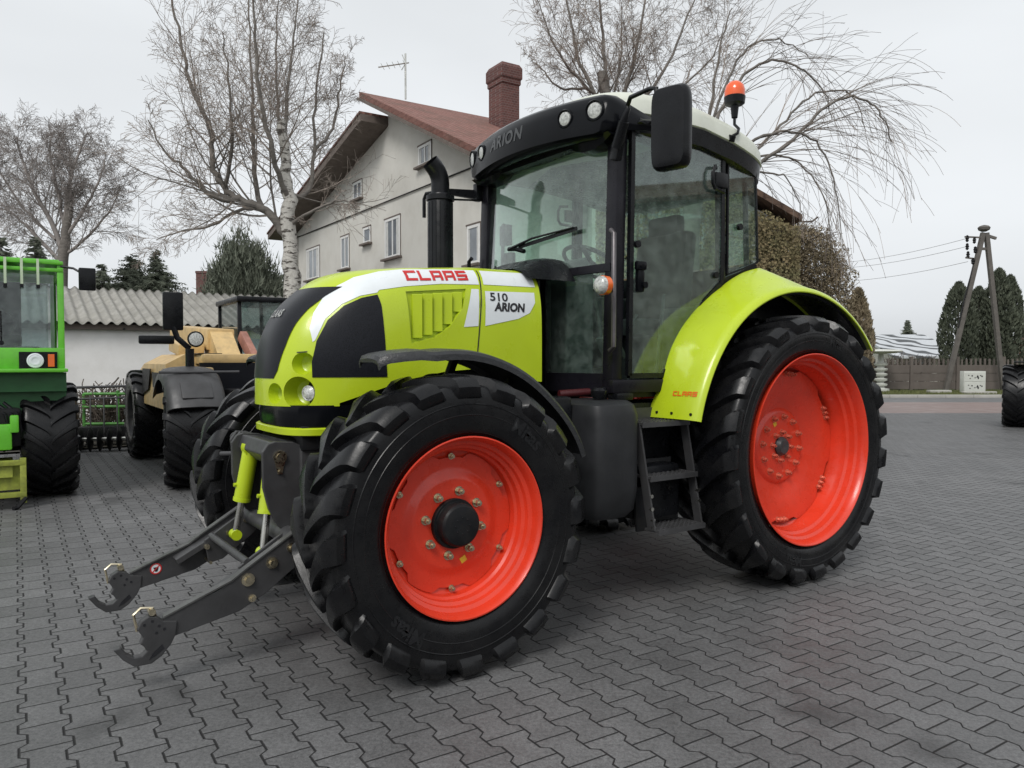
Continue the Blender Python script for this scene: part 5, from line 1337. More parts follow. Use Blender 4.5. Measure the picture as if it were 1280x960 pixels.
# far left weeping birch
Yc = 31.0; A = lambda u, v, dy=0: at(u, v, Yc + dy)
bare_tree('weeping_birch', 'fine-twigged bare birch at the far left behind the green handler', 'tree',
    [(Vector((A(78, 400).x, Yc, 0)), .26), (A(78, 330), .22), (A(82, 290), .18), (A(88, 250), .12)],
    [([A(78, 310), A(60, 270), A(40, 235), A(28, 200), A(20, 170)], .11), ([A(78, 330), A(50, 300), A(20, 270), A(-10, 245)], .09), ([A(82, 290), A(85, 240), A(95, 200), A(110, 165)], .10),
     ([A(82, 300), A(105, 260), A(125, 225), A(132, 190)], .08), ([A(80, 280), A(70, 230), A(62, 190), A(66, 165)], .08), ([A(80, 320), A(110, 295), A(140, 260), A(150, 230)], .07), ([A(70, 300), A(30, 260, 2), A(0, 215, 2), A(-5, 190, 2)], .07), ([A(85, 270), A(88, 220, 2), A(86, 180, 2)], .08)],
    M['limb'], M['farwood'], M['farwood'], 5, kids=(20, 8, 7), ratio=(.45, .6, .65), up=.5, droop=(0, .25, 1.0, 1.5), wander=.07, thin=.006)
# tree behind the cab roof
Yd = 24.0; A = lambda u, v, dy=0: at(u, v, Yd + dy)
bare_tree('bare_birch', 'bare many-stemmed tree rising directly behind the tractor cab roof', 'tree',
    [(Vector((A(765, 400).x, Yd, 0)), .30), (A(765, 250), .24), (A(762, 150), .20), (A(752, 90), .14)],
    [([A(765, 170), A(745, 120), A(722, 70), A(712, 20), A(700, -40)], .085), ([A(762, 150), A(758, 90), A(752, 30), A(750, -40)], .085), ([A(765, 160), A(785, 100), A(800, 40), A(812, -40)], .085),
     ([A(765, 180), A(800, 130, .5), A(835, 80, .8), A(860, 20, 1), A(880, -30, 1)], .07), ([A(745, 120), A(715, 90, -.5), A(690, 50, -1), A(672, 0, -1)], .055), ([A(762, 140), A(775, 80, 1), A(778, 0, 1.5)], .05), ([A(800, 130), A(850, 110, 1), A(890, 70, 1.5), A(905, 30, 1.5)], .05), ([A(735, 110), A(700, 110, .5), A(680, 90, .8), A(660, 70, .8)], .045)],
    M['limb'], M['limb'], M['twig'], 21, kids=(13, 8, 6), ratio=(.42, .58, .62), up=.6, droop=(0, .15, .65, 1.1), wander=.08, thin=.0045)
# willow whose rods arch over to the right of the cab
Ye = 15.5; A = lambda u, v, dy=0: at(u, v, Ye + dy)
bare_tree('weeping_willow', 'bare weeping willow with long rods arching over to the right of the cab', 'tree',
    [(Vector((A(862, 400).x, Ye, 0)), .22), (A(862, 300), .20), (A(868, 240), .17), (A(880, 200), .13)],
    [([A(872, 240), A(940, 208), A(985, 180), A(1020, 145), A(1055, 122), A(1085, 126), A(1105, 150), A(1116, 178)], .045),
     ([A(872, 230), A(930, 200, .5), A(975, 158, .8), A(1010, 122, 1), A(1045, 112, 1.2), A(1070, 125, 1.2), A(1082, 165, 1.2)], .035),
     ([A(880, 200), A(900, 140), A(930, 95), A(965, 75), A(1000, 85), A(1030, 115), A(1040, 150)], .04),
     ([A(880, 200), A(905, 110, .5), A(935, 60, .6), A(975, 50, .8), A(1010, 70, .8)], .035),
     ([A(880, 220), A(945, 175, -.4), A(990, 165, -.5), A(1025, 185, -.5), A(1045, 235, -.5), A(1050, 300, -.5)], .035),
     ([A(880, 215), A(960, 195, .8), A(1000, 205, 1), A(1030, 250, 1), A(1040, 310, 1)], .03),
     ([A(880, 200), A(890, 120), A(900, 60), A(915, 10)], .04), ([A(878, 215), A(950, 215, .3), A(985, 225, .4), A(1005, 270, .5)], .028)],
    M['limb'], M['limb'], M['twig'], 33, kids=(16, 3), ratio=(.52, .6), up=.05, droop=(0, .62, .9), wander=.022, thin=.0036, maxl=2, spread=(8, 38))

def leafblob(mb, R, centers, n, size, shell=.45, flat=1.0, shape=None):
    tot = sum(c[3] * c[4] * c[5] for c in centers) if len(centers[0]) == 6 else None
    for (x, y, z, rx, ry, rz) in centers:
        k = int(n * (rx * ry * rz) / tot)
        for _ in range(k):
            while True:
                v = Vector((R.uniform(-1, 1), R.uniform(-1, 1), R.uniform(-1, 1)))
                if .05 < v.length <= 1: break
            v = v.normalized() * (v.length ** shell)
            f = 1 + .16 * noise.noise(Vector((v.x * 2 + x, v.y * 2 + y, v.z * 2.5)) * 1.6) * 2
            p = Vector((x + v.x * rx * f, y + v.y * ry * f, z + v.z * rz * f)); s = size * R.uniform(.6, 1.4)
            a = Vector((R.gauss(0, 1), R.gauss(0, 1), R.gauss(0, 1))).normalized(); b = a.cross(Vector((R.gauss(0, 1), R.gauss(0, 1), R.gauss(0, 1)))).normalized()
            mb.add([p - a * s, p - b * s * .5, p + a * s, p + b * s * .5], [(0, 1, 2, 3)])

def conifer(name, label, x, y, H, W, seed, m, z0=0.2, n=1.0, group=None, cat='tree', round_=.0, lean=1.0):
    R = random.Random(seed); e = empty(name, (x, y, 0)); tag(e, label, cat, group)
    mt = MB(); mt.tube([(0, 0, 0), (0, 0, H * .5), (0, 0, H * .97)], [H * .022, H * .014, .01], 8); mt.build('trunk', M['limb'], e, smooth=60)
    mb = MB(); z = z0
    while z < H * .985:
        f = (z - z0) / (H - z0); rad = W * (1 - f) ** (1.0 - .45 * round_) * R.uniform(.8, 1.1) + .05; k = max(4, int((9 + 8 * (1 - f)) * n))
        for j in range(k):
            a = R.uniform(0, 2 * PI); L = rad * R.uniform(.6, 1.2); zj = R.uniform(-.03, .03) * H; d = Vector((math.cos(a), math.sin(a), 0)); m_ = max(3, int(L / .10))
            for i in range(m_):
                t = (i + .5) / m_; p = d * (L * t) + Vector((0, 0, z + zj - L * .18 * t ** 1.5 + L * .10 * t ** 3)); w = (.10 + .12 * (1 - t)) * (1 + .5 * L) * .8
                for q in range(3):
                    sd = d.cross(Vector((0, 0, 1))) * R.choice((-1, 1)); tip = p + sd * w * R.uniform(.5, 1.3) + d * w * R.uniform(.3, 1.0) + Vector((0, 0, R.uniform(-.10, .05) * (1 + L)))
                    bw_ = Vector((R.gauss(0, .3), R.gauss(0, .3), 1)).normalized() * w * .22
                    mb.add([p - bw_, p + bw_, tip], [(0, 1, 2)])
        z += H * .022 * R.uniform(.7, 1.2)
    mb.build('crown', m, e, smooth=0, recalc=False); return e
def px_w(px, Y): return px / FPX * Y
Ys = 33
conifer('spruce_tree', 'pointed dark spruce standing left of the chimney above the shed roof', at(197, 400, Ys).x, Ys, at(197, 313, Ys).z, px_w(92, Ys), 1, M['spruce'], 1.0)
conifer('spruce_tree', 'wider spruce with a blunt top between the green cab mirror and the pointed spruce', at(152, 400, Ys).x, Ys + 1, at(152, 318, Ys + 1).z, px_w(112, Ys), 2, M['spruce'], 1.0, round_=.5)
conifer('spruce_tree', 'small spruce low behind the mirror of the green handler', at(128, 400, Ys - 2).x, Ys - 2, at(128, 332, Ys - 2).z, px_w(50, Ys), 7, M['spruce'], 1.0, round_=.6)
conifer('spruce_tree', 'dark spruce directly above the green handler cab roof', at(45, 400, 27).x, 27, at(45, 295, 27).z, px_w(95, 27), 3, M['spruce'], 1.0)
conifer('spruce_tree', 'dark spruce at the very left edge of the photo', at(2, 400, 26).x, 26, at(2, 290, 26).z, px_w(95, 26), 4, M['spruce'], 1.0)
# broad pine behind the shed
R = random.Random(9); Yp = 24; pc = at(308, 345, Yp); PN = empty('pine_tree', (pc.x, Yp, 0)); tag(PN, 'broad dark rounded pine behind the shed beside the birch trunk', 'tree')
mb = MB(); mb.tube([(0, 0, 0), (0, 0, 2.2), (.1, 0, 3.6)], [.2, .15, .05], 8); mb.build('trunk', M['limb'], PN, smooth=60)
mb = MB(); kx = Yp / FPX
for k in range(620):
    a = R.uniform(0, 2 * PI); ph = math.asin(R.uniform(-.5, 1)); rr = R.uniform(.6, 1.05); c = Vector((math.cos(a) * math.cos(ph) * 50 * kx * rr, math.sin(a) * math.cos(ph) * 50 * kx * rr, 2.3 + math.sin(ph) * 2.75 * rr * (1 - .10 * math.cos(a))))
    up_ = (c - Vector((0, 0, 1.5))).normalized() + Vector((0, 0, .7))
    for j in range(44):
        d = (up_ + Vector((R.gauss(0, .6), R.gauss(0, .6), R.gauss(0, .6)))).normalized(); o = c + Vector((R.gauss(0, .12), R.gauss(0, .12), R.gauss(0, .12))); s = d.cross(Vector((R.gauss(0, 1), R.gauss(0, 1), R.gauss(0, 1)))).normalized() * .021
        mb.add([o - s, o + s, o + d * R.uniform(.14, .30)], [(0, 1, 2)])
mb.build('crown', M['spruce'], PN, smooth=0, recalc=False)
# slim brick chimney rising behind shed
CQ = empty('brick_outbuilding', (at(255, 400, 27).x, 27, 0)); tag(CQ, 'narrow brown brick outbuilding top showing left of the rounded pine', 'building')
mb = MB(); mb.box((0, 0, 1.4), (px_w(12, 27) * 1.5, .8, 2.8)); mb.build('wall', M['brick'], CQ, smooth=0)
mb = MB(); zt3 = at(255, 341, 27).z; mb.box((0, 0, (zt3 + 2.8) / 2), (px_w(13, 27), .4, zt3 - 2.8)); mb.box((0, 0, zt3), (px_w(14, 27), .45, .08)); mb.build('chimney', M['brick'], CQ, smooth=0)

# creeper on the neighbour's wall and the hedge beside it
CR = empty('wall_creeper', (at(900, 400, Yn - .3).x, Yn - .3, 0)); tag(CR, 'brown-green creeper covering the neighbour wall beneath the brown roof', 'creeper')
R = random.Random(4); mb = MB(); x0c = CR.location.x
for _ in range(34000):
    u = R.uniform(745, 1000); v = R.uniform(240, 400); lim = 262 + max(0, (u - 960)) * .55 if u > 930 else 240
    if v < lim + R.uniform(0, 10): continue
    if u < 940 and ((798 < u < 828 and 256 < v < 302) or (848 < u < 882 and 260 < v < 314)) and R.random() < .8: continue
    p = at(u, v, Yn - R.uniform(.05, .55)); s = R.uniform(.018, .045); a = Vector((R.gauss(0, 1), R.gauss(0, .5), R.gauss(0, 1))).normalized(); b = a.cross(Vector((R.gauss(0, .4), 1, R.gauss(0, .4)))).normalized(); p = p - Vector((x0c, Yn - .3, 0)); mb.add([p - a * s, p - b * s * .7, p + a * s, p + b * s * .7], [(0, 1, 2, 3)])
mb.build('foliage', M['ivy'], CR, smooth=0, recalc=False)
mb = MB()
for k in range(14):
    u = 760 + k * 17; mb.tube([at(u, 450, Yn - .1) - Vector((x0c, Yn - .3, 0)), at(u + R.uniform(-6, 6), 360, Yn - .1) - Vector((x0c, Yn - .3, 0)), at(u + R.uniform(-12, 12), 290, Yn - .1) - Vector((x0c, Yn - .3, 0))], [.03, .02, .008], 5)
mb.build('stem', M['limb'], CR, smooth=60)
HG = empty('hedge', (at(1015, 400, 18.5).x, 18.5, 0)); tag(HG, 'tall rounded brownish hedge behind the rear fender, left of the narrow evergreen', 'hedge'); hx = HG.location.x
mb = MB(); cs_ = []
for (u, v, r) in ((985, 345, 62), (1015, 365, 50), (1005, 330, 45), (1030, 390, 32), (975, 400, 60), (1020, 420, 40), (955, 330, 60)):
    q = at(u, v, 18.5); cs_.append((q.x - hx, 0, q.z, px_w(r, 18.5), .8, px_w(r, 18.5)))
leafblob(mb, R, cs_, 62000, .030, shell=.28); mb.build('foliage', M['hedge'], HG, smooth=0, recalc=False)
mb = MB(); mt = MB()
for k in range(90):
    u = R.uniform(940, 1055); v = interp([(940, 290), (985, 288), (1020, 305), (1045, 340), (1058, 370)], u); q = at(u, v + 20, 18.5 + R.uniform(-.4, .4)) - Vector((hx, 18.5, 0))
    grow(mb, mt, q, Vector((R.gauss(.1, .4), R.gauss(0, .4), 1)), R.uniform(.5, 1.0), .010, 2, 3, R, .3, (0, 0, .1, .2), .12, (0, 0, 5), (.5, .5, .5), .005)
mt.build('twigs', M['twig'], HG, smooth=0, recalc=False)
mb = MB(); 
for k in range(6): mb.tube([(-1.2 + k * .45, 0, 0), (-1.2 + k * .45, 0, 1.6)], [.05, .03], 6)
mb.build('stem', M['limb'], HG, smooth=60)
def column_tree(name, label, u, vtop, wpx, Y, seed, m, group=None, n=5200, cat='tree'):
    R = random.Random(seed); x = at(u, 450, Y).x; H = at(u, vtop, Y).z; W = px_w(wpx, Y) / 2; e = empty(name, (x, Y, 0)); tag(e, label, cat, group)
    mt = MB(); mt.tube([(0, 0, 0), (0, 0, H * .9)], [.12, .02], 8); mt.build('trunk', M['limb'], e, smooth=60)
    mb = MB(); sd = R.uniform(0, 50)
    for _ in range(n):
        f = R.random() ** .85; z = .05 + (H - .05) * f; a = R.uniform(0, 2 * PI); pr = min(1, (1 - f) * 2.6) ** .6 * (.80 + .2 * min(1, f * 4))
        bump_ = 1 + .30 * noise.noise(Vector((math.cos(a) * 1.3, math.sin(a) * 1.3, z * .9 + sd))); r = W * pr * bump_ * (R.random() ** .22)
        p = Vector((r * math.cos(a), r * math.sin(a), z)); s = R.uniform(.07, .17) * (W / .8) ** .5; o = Vector((math.cos(a) * .45, math.sin(a) * .45, 1)) + Vector((R.gauss(0, .3), R.gauss(0, .3), R.gauss(0, .2))); o.normalize(); b = o.cross(Vector((R.gauss(0, 1), R.gauss(0, 1), 0))).normalized()
        mb.add([p - o * s * .6, p - b * s * .35, p + o * s, p + b * s * .35], [(0, 1, 2, 3)])
    mb.build('crown', m, e, smooth=0, recalc=False); return e
column_tree('narrow_evergreen', 'short dark evergreen at the right end of the tall hedge', 1072, 362, 34, 19.5, 40, M['hedge'])
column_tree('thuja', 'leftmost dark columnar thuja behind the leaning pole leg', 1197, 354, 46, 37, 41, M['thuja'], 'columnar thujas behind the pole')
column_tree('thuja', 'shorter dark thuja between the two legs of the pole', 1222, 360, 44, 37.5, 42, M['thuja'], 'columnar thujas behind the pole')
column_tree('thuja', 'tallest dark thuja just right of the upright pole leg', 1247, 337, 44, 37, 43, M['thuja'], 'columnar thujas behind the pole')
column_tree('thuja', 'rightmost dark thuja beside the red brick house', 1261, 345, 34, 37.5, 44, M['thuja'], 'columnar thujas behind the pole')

# ================================================================== STREET ON THE RIGHT
M['redpave'] = mat('reddish_paving', (.20, .145, .13), .55, var=.1, vs=.8, bump=.1, bs=20)
M['asphalt'] = mat('asphalt', (.11, .11, .11), .6, var=.1, vs=.7, bump=.2, bs=60)
M['kerb'] = mat('kerb_concrete', (.40, .39, .36), .8, var=.1, vs=3)
M['grassm'] = mat('verge_grass_soil', (.075, .095, .032), .95, var=.25, vs=3, dirt=.5, dirtcol=(.12, .10, .05))
M['precast'] = mat('precast_fence_concrete', (.12, .102, .09), .9, var=.12, vs=2, bump=.3, bs=9)
M['polew'] = mat('weathered_pole_concrete', (.11, .10, .09), .85, var=.2, vs=4)
M['cab_paint'] = mat('pale_cabinet', (.55, .56, .52), .5, var=.05)
sheet('planting_bed', [tuple((So + D2 * s - D1 * t)[:2]) for s, t in ((-9, 0), (-9, 2.1), (.3, 2.1), (.3, 0))], mat('dark_soil', (.05, .045, .035), .95, var=.3, bump=.5, bs=12), z=.03)
sheet('terrain', [(-300, -60), (400, -60), (400, 500), (-300, 500)], M['grassm'], z=-.012)
sheet('red_paving', [(-60, 19.5), (80, 19.5), (80, 24.5), (-60, 24.5)], M['redpave'])
sheet('road', [(-60, 24.5), (80, 24.5), (80, 27.4), (-60, 27.4)], M['asphalt'])
mb = MB()
for k in range(60): mb.box((-10 + k * 1.0, 27.48, .05), (.985, .14, .12), bev=.01)
k_ = mb.build('kerb', M['kerb'], None, smooth=30); tag(k_, kind='structure')
# grass on the verge
R = random.Random(12); mb = MB()
for _ in range(16000):
    x = R.uniform(10, 26); y = R.uniform(27.6, 33.7); h = R.uniform(.03, .11); a = R.uniform(0, 2 * PI); w = .012
    mb.add([(x - w * math.cos(a), y - w * math.sin(a), -.01), (x + w * math.cos(a), y + w * math.sin(a), -.01), (x + R.gauss(0, .03), y + R.gauss(0, .03), h)], [(0, 1, 2)])
g_ = mb.build('grass', leafmat('grass_blades', (.09, .11, .035), (.16, .16, .07)), None, smooth=0, recalc=False); tag(g_, 'short winter grass on the verge before the fence', 'grass', kind='stuff')
# fence of precast panels
FN = empty('concrete_fence', (at(1200, 450, 34).x, 34.2, 0)); tag(FN, 'grey-brown precast concrete fence with arched top behind the verge', 'fence')
for k in range(-6, 8):
    mb = MB(); mb.box((k * 2.05, 0, .75), (.13, .14, 1.5), bev=.01); mb.build('post', M['precast'], FN, smooth=0)
    mb = MB(); 
    for j in range(3): mb.box((k * 2.05 + 1.025, 0, .22 + j * .36), (1.9, .06, .345), bev=.012)
    for j in range(9): mb.box((k * 2.05 + .2 + j * .205, 0, 1.22 + .0), (.075, .05, .30 + .10 * math.sin(PI * (j + .5) / 9)))
    mb.box((k * 2.05 + 1.025, 0, 1.10), (1.9, .055, .05)); mb.build('panel', M['precast'], FN, smooth=0)
for (u, r_, z_, sd, nm, lb) in ((1128, 26, 455, 50, 'shrub', 'bare brown shrub behind the picket fence beside the rear tyre'), (1155, 24, 458, 51, 'shrub', 'twiggy grey-brown shrub under the snow-dusted roof'), (1108, 16, 462, 52, 'shrub', 'small bare shrub behind the white column'), (118, 0, 0, 53, 'shrub', 'low dark bare shrub against the white shed wall behind the harrow'), (150, 0, 0, 54, 'shrub', 'dark leafless shrub by the shed wall beside the yellow handler wheel')):
    Yq = 35.2 if u > 900 else 12.7; q = at(u, z_, Yq); e = empty(nm, (q.x, Yq, 0)); tag(e, lb, 'shrub', 'bare shrubs behind the fence' if u > 900 else 'bare shrubs by the shed'); mb = MB(); mt = MB(); R = random.Random(sd)
    for k in range(40): grow(mb, mt, Vector((R.gauss(0, .25), R.gauss(0, .2), 0)), Vector((R.gauss(0, .35), R.gauss(0, .3), 1)), R.uniform(1.1, 1.6) * (1 if u > 900 else .62), .016, 2, 3, R, .2, (0, 0, .15, .2), .1, (0, 0, 7), (.5, .5, .45), .009)
    mb.v and mb.build('limbs', M['dry'], e, smooth=0, recalc=False); mt.build('twigs', M['dry'], e, smooth=0, recalc=False)
# A-shaped pole
PL = empty('power_pole', (at(1218, 450, 33.6).x, 33.6, 0)); tag(PL, 'weathered A-shaped utility pole with crossarm and insulators before the thujas', 'utility pole'); pl0 = PL.location.copy()
B = lambda u, v, dy=0: at(u, v, 33.6 + dy) - pl0
mb = MB(); f1 = B(1182, 488); f1.z = 0; f2 = B(1254, 488); f2.z = 0
mb.bar(f1, B(1229, 291), .17, .16, up=(0, 1, 0)); mb.bar(f2, B(1233, 291), .17, .16, up=(0, 1, 0)); mb.build('leg', M['polew'], PL, smooth=0)
for a_, b_, t_ in (((1222, 311), (1237, 311), .1), ((1226, 292), (1245, 298), .1), ((1206, 296), (1228, 297), .06), ((1207, 322), (1222, 324), .06)): mb = MB(); mb.bar(B(*a_), B(*b_), t_, t_ * 1.1); mb.build('crossarm', M['polew'], PL, smooth=0)
mb = MB(); mb.lathe([(-.12, .1), (-.05, .22), (.05, .25), (.12, .18), (.16, .05), (.16, 0)], 14, c=tuple(B(1230, 286)), axis='z'); mb.build('pole_cap', M['polew'], PL, smooth=40)
for (u, v) in ((1209, 298), (1209, 308), (1210, 318), (1218, 300), (1219, 312), (1216, 326)):
    mb = MB(); q = B(u, v); mb.lathe([(-.16, .02), (-.10, .07), (-.05, .05), (0, .08), (.05, .05), (.1, .06), (.14, .02), (.14, 0)], 12, c=tuple(q), axis='z'); mb.build('insulator', M['chassis'], PL, smooth=40)
mb = MB(); mb.tube([B(1218, 330), B(1212, 350), B(1205, 375), B(1198, 410)], .03, 6); mb.build('pole_cable', M['chassis'], PL, smooth=30)
for i, ((u0, v0), (u1, v1), lb) in enumerate((((1209, 298), (1010, 330), 'upper thin overhead cable left of the pole'), ((1209, 308), (1010, 336), 'middle thin overhead cable left of the pole'), ((1210, 327), (1010, 352), 'lowest thin overhead cable left of the pole'))):
    a = at(u0, v0, 33.6); b = at(u1, v1, 52); mb = MB(); mb.tube([a.lerp(b, t / 12) - Vector((0, 0, 1.2 * (t / 12) * (1 - t / 12))) for t in range(13)], .009, 5); o = mb.build('power_cable', M['polew'], None, smooth=30); tag(o, lb, 'cable', 'overhead cables')
# electricity cabinet
EC = empty('electricity_cabinet', (at(1220, 450, 31).x, 31.2, 0)); tag(EC, 'pale electricity cabinet with two meter doors on the verge beneath the pole', 'cabinet')
w2 = px_w(27, 31.2)
mb = MB(); mb.box((0, 0, .45), (w2, .30, .9), bev=.01); mb.build('housing', M['cab_paint'], EC, smooth=30)
for z in (.66, .26):
    mb = MB(); mb.box((0, -.155, z), (w2 * .94, .014, .36), bev=.004); d_ = mb.build('meter_door', M['cab_paint'], EC, smooth=0)
    mb = MB()
    for k, (x, zz) in enumerate(((-.26, .07), (-.12, .05), (.0, -.03), (.13, -.05), (.22, .06), (.28, .03), (-.2, -.06))): mb.box((x, -.164, z + zz), (.05, .004, .035 + .02 * (k % 2)))
    mb.prism([(.05, z - .02), (.16, z - .02), (.105, z + .09)], 1, -.166, -.163); mb.build('warning_mark', M['blacklet'], d_, smooth=0)
EC2 = empty('stone_block', (at(1183, 450, 31).x, 31.5, 0)); tag(EC2, 'low pale stones lying on the grass left of the cabinet', 'stones')
mb = MB(); mb.box((0, 0, .06), (.9, .3, .12), bev=.03); mb.box((1.1, -.9, .05), (1.3, .25, .1), bev=.03); mb.build('stone', M['kerb'], EC2, smooth=30)
# white garden column with a flat bowl
GC = empty('garden_column', (at(1101, 450, 33).x, 33.0, 0)); tag(GC, 'white ringed garden column with wide flat top right behind the rear tyre', 'garden ornament')
mb = MB(); pr = [(0, .35), (.12, .35), (.14, .2)]
for k in range(5): z = .2 + k * .22; pr += [(z, .14), (z + .05, .26), (z + .12, .28), (z + .16, .14)]
pr += [(1.38, .12), (1.62, .10), (1.64, .6), (1.72, .85), (1.78, .80), (1.82, 0)]
mb.lathe(pr, 28, axis='z'); mb.build('column', M['cab_paint'], GC, smooth=30)
# roofs beyond
def far_house(name, label, cat, u0, u1, vb, vt, vr, Y, wm, rm, depth=7, wins=()):
    xa, xb = at(u0, 450, Y).x, at(u1, 450, Y).x; ze = at((u0 + u1) / 2, vb, Y).z; zr_ = at((u0 + u1) / 2, vr, Y + depth / 2).z; e = empty(name, ((xa + xb) / 2, Y, 0)); tag(e, label, cat); hw_ = (xb - xa) / 2
    mb = MB(); mb.loft([[(x, 0, 0), (x, depth, 0), (x, depth, ze), (x, depth / 2, zr_ - .12), (x, 0, ze)] for x in (-hw_, hw_)]); mb.build('wall', wm, e, smooth=0)
    mb = MB(); mb.loft([[(x, -.5, ze - .15), (x, depth / 2, zr_), (x, depth + .5, ze - .15), (x, depth + .5, ze), (x, depth / 2, zr_ + .15), (x, -.5, ze)] for x in (-hw_ - .4, hw_ + .4)]); mb.build('roof', rm, e, smooth=0)
    for (fx, fz, w, h) in wins:
        mb = MB(); mb.box((fx * hw_, -.02, fz * ze), (w, .06, h)); f = mb.build('window', M['whiteframe'], e, smooth=0); mb = MB(); mb.box((fx * hw_, -.055, fz * ze), (w - .14, .02, h - .14)); mb.build('pane', M['pane'], f, smooth=0)
    return e
def snowroof():
    t = NT('snow_dusted_roof'); p = t.pos(); n = t.noise(p, .9, 3); w = t.new('ShaderNodeTexWave'); w.bands_direction = 'DIAGONAL'; w.inputs['Scale'].default_value = .30; w.inputs['Distortion'].default_value = 14; t.link(p, w.inputs['Vector'])
    f = t.map(t.math('ADD', t.math('MULTIPLY', w.outputs[1], .6), t.math('MULTIPLY', n, .5)), .38, .5, 0, 1); t.link(t.mix(f, (.07, .075, .08), (.48, .50, .52)), t.b.inputs['Base Color']); t.b.inputs['Roughness'].default_value = .7; return t.m
M['snow'] = snowroof()
far_house('far_house', 'low house with a dark roof streaked with snow, left of the thujas', 'house', 1122, 1196, 445, 420, 421, 46, M['plaster'], M['snow'], 9, ((-.3, .6, 1.2, 1.0),))
far_house('pale_building', 'distant pale flat building low on the horizon behind the rear tyre', 'building', 1088, 1132, 424, 420, 420, 90, M['render'], M['soffit'], 10, ((-.4, .7, 1.5, 1.2), (.3, .7, 1.5, 1.2)))
BH = empty('brick_house', (31.5, 42, 0)); tag(BH, 'pinkish brick house just showing at the right edge beside the thujas', 'house')
mb = MB(); mb.loft([[(-2.5, y, 0), (2.5, y, 0), (2.5, y, 2.3), (0, y, 4.6), (-2.5, y, 2.3)] for y in (-2, 2)]); mb.build('wall', brick('pinkish_brick', (.30, .12, .09), (.36, .16, .12), (.3, .26, .22), 3), BH, smooth=0)
mb = MB(); mb.loft([[(-2.8, y, 2.1), (0, y, 4.7), (2.8, y, 2.1), (2.8, y, 2.25), (0, y, 4.85), (-2.8, y, 2.25)] for y in (-2.3, 2.3)]); mb.build('roof', M['redtile'], BH, smooth=0)
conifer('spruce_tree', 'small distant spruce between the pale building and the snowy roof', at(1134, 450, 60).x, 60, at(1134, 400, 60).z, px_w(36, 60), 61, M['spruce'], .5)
# far tree line, one soft mass
R = random.Random(77); mb = MB(); mt = MB()
for k in range(46):
    x = -95 + k * 4.1 + R.uniform(-1, 1); y = 95 + R.uniform(-6, 6)
    if -20 < x < 60 and R.random() < .3: continue
    for j in range(5): grow(mb, mt, Vector((x + R.gauss(0, 1), y, 0)), Vector((R.gauss(0, .2), 0, 1)), R.uniform(2.6, 4.2), .10, 1, 3, R, .4, (0, .1, .2, .3), .1, (0, 5, 5), (.5, .5, .5), .03)
mb.v += []; o = mb.build('distant_trees', M['farwood'], None, smooth=0, recalc=False); tag(o, 'thin line of bare trees low on the horizon', 'trees', kind='stuff')
mt.build('distant_tree_twigs', M['farwood'], o, smooth=0, recalc=False)

# ================================================================== OUT OF FRAME: a house the door mirrors, the rest added to darken reflections
def block(name, label, x0, x1, y0, y1, h, ridge, wm, rm, cat='building'):
    e = empty(name, ((x0 + x1) / 2, (y0 + y1) / 2, 0)); tag(e, label, cat); a, b = (x1 - x0) / 2, (y1 - y0) / 2
    mb = MB(); mb.loft([[(-a, y, 0), (a, y, 0), (a, y, h), (0, y, h + ridge), (-a, y, h)] for y in (-b, b)]); mb.build('wall', wm, e, smooth=0)
    mb = MB(); mb.loft([[(-a - .4, y, h - .12), (0, y, h + ridge + .02), (a + .4, y, h - .12), (a + .4, y, h + .05), (0, y, h + ridge + .2), (-a - .4, y, h + .05)] for y in (-b - .3, b + .3)]); mb.build('roof', rm, e, smooth=0)
    n = max(1, int((y1 - y0) / 3))
    for k in range(n):
        yy = -b + (k + .5) * 2 * b / n
        mb = MB(); mb.box((-a - .02, yy, 1.7), (.06, 1.3, 1.3)); f = mb.build('window', M['whiteframe'], e, smooth=0); mb = MB(); mb.box((-a - .055, yy, 1.7), (.02, 1.15, 1.15)); mb.build('pane', M['pane'], f, smooth=0)
    return e
block('house', 'narrow beige house standing outside the photo to the right', 25, 32, -1.2, 3.4, 7.2, 1.2, M['plaster'], M['browntile'])
block('added_barn', 'long dark block, unseen, added on the right to darken reflections', 22, 32, 5, 15, 3.6, 2.0, M['soffit'], M['browntile'])  # added out of view, darkens what tyres and side panels reflect
block('added_workshop', 'low grey block, unseen, added behind on the right to darken reflections', 21, 31, -22, -3, 3.8, 1.6, M['precast'], M['asbestos'])  # unseen, added so side-facing surfaces reflect something dark
block('added_store', 'wide dark block, unseen, added behind the camera to darken reflections', -22, 12, -32, -22, 4.2, 2.5, M['soffit'], M['asbestos'])  # added behind the camera for a dark reflected horizon
R = random.Random(90)  # unseen spruces, added to darken the lower reflections
for (x, y, h, lb) in ((20.5, 3.9, 5.5, 'tallest added spruce, unseen, darkening reflections between the beige house and the long block'), (20.0, -1.8, 4.6, 'added spruce, unseen, darkening reflections before the low grey block'), (19.5, 9, 4.0, 'low added spruce, unseen, darkening reflections in front of the long block')):
    conifer('spruce_tree', lb, x, y, h, 1.5, int(h * 10), M['spruce'], .3, n=.7)
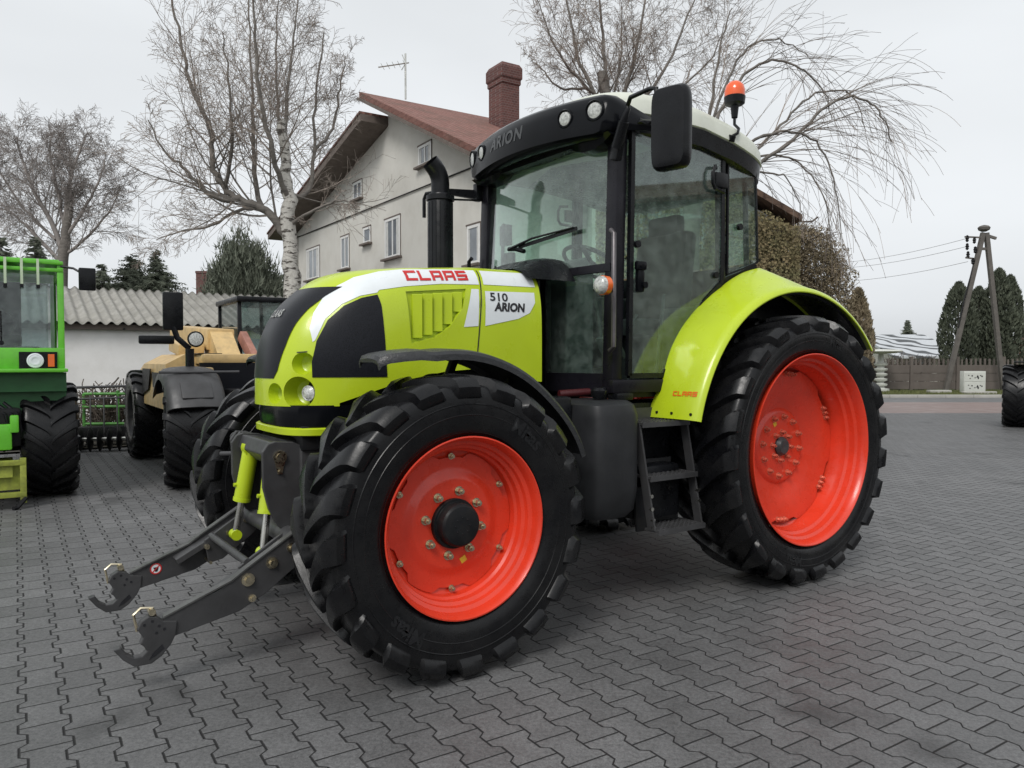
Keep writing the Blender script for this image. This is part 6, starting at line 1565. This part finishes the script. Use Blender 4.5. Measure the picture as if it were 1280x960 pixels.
# ================================================================== CAMERA, LIGHT, RENDER
cam = bpy.data.cameras.new('camera'); co = bpy.data.objects.new('camera', cam); COL.objects.link(co)
cam.sensor_width = 36; cam.lens = 36 * FPX / 1280; cam.clip_start = .05; cam.clip_end = 2000
co.location = (0, 0, CH); co.rotation_euler = (PI / 2 - PITCH, 0, 0)
SC.camera = co
SE, SR = R_(46), R_(200)
w = bpy.data.worlds.new('World'); SC.world = w; w.use_nodes = True
nt = w.node_tree; bg = nt.nodes['Background']
sky = nt.nodes.new('ShaderNodeTexSky'); sky.sky_type = 'NISHITA'; sky.sun_disc = False; sky.sun_elevation = SE; sky.sun_rotation = SR; sky.dust_density = 6; sky.air_density = 1.0; sky.ozone_density = 1
bw = nt.nodes.new('ShaderNodeRGBToBW'); nt.links.new(sky.outputs[0], bw.inputs[0])
# overcast: a nearly even grey-white cloud layer, only hinting at the clear-sky brightness behind it
tc = nt.nodes.new('ShaderNodeTexCoord'); nz = nt.nodes.new('ShaderNodeTexNoise'); nz.inputs['Scale'].default_value = 1.6; nz.inputs['Detail'].default_value = 4
mp = nt.nodes.new('ShaderNodeMapping'); mp.inputs['Scale'].default_value = (1, 1, 3.0)
nt.links.new(tc.outputs['Generated'], mp.inputs[0]); nt.links.new(mp.outputs[0], nz.inputs['Vector'])
mr = nt.nodes.new('ShaderNodeMapRange'); mr.inputs[1].default_value = .3; mr.inputs[2].default_value = .7; mr.inputs[3].default_value = .90; mr.inputs[4].default_value = 1.06
nt.links.new(nz.outputs['Fac'], mr.inputs[0])
pw = nt.nodes.new('ShaderNodeMath'); pw.operation = 'POWER'; pw.inputs[1].default_value = .12; nt.links.new(bw.outputs[0], pw.inputs[0])
ml = nt.nodes.new('ShaderNodeMath'); ml.operation = 'MULTIPLY'; nt.links.new(pw.outputs[0], ml.inputs[0]); nt.links.new(mr.outputs[0], ml.inputs[1])
m2 = nt.nodes.new('ShaderNodeVectorMath'); m2.operation = 'SCALE'; m2.inputs[0].default_value = (5.92, 6.15, 6.36); nt.links.new(ml.outputs[0], m2.inputs['Scale'])
nt.links.new(m2.outputs[0], bg.inputs[0]); bg.inputs[1].default_value = .125
sl = bpy.data.lights.new('sun', 'SUN'); sl.energy = 1.9; sl.angle = R_(22); sl.color = (1, .97, .93)
so = bpy.data.objects.new('sun', sl); COL.objects.link(so)
sd = Vector((math.sin(SR) * math.cos(SE), math.cos(SR) * math.cos(SE), math.sin(SE)))
so.rotation_euler = sd.to_track_quat('Z', 'Y').to_euler()
vs_ = SC.view_settings; vs_.view_transform = 'Standard'; vs_.look = 'None'; vs_.exposure = 0; vs_.gamma = 1; vs_.use_curve_mapping = False
SC.render.engine = 'CYCLES'; SC.cycles.use_denoising = True; SC.cycles.max_bounces = 8; SC.cycles.transparent_max_bounces = 24; SC.cycles.diffuse_bounces = 2; SC.cycles.glossy_bounces = 4
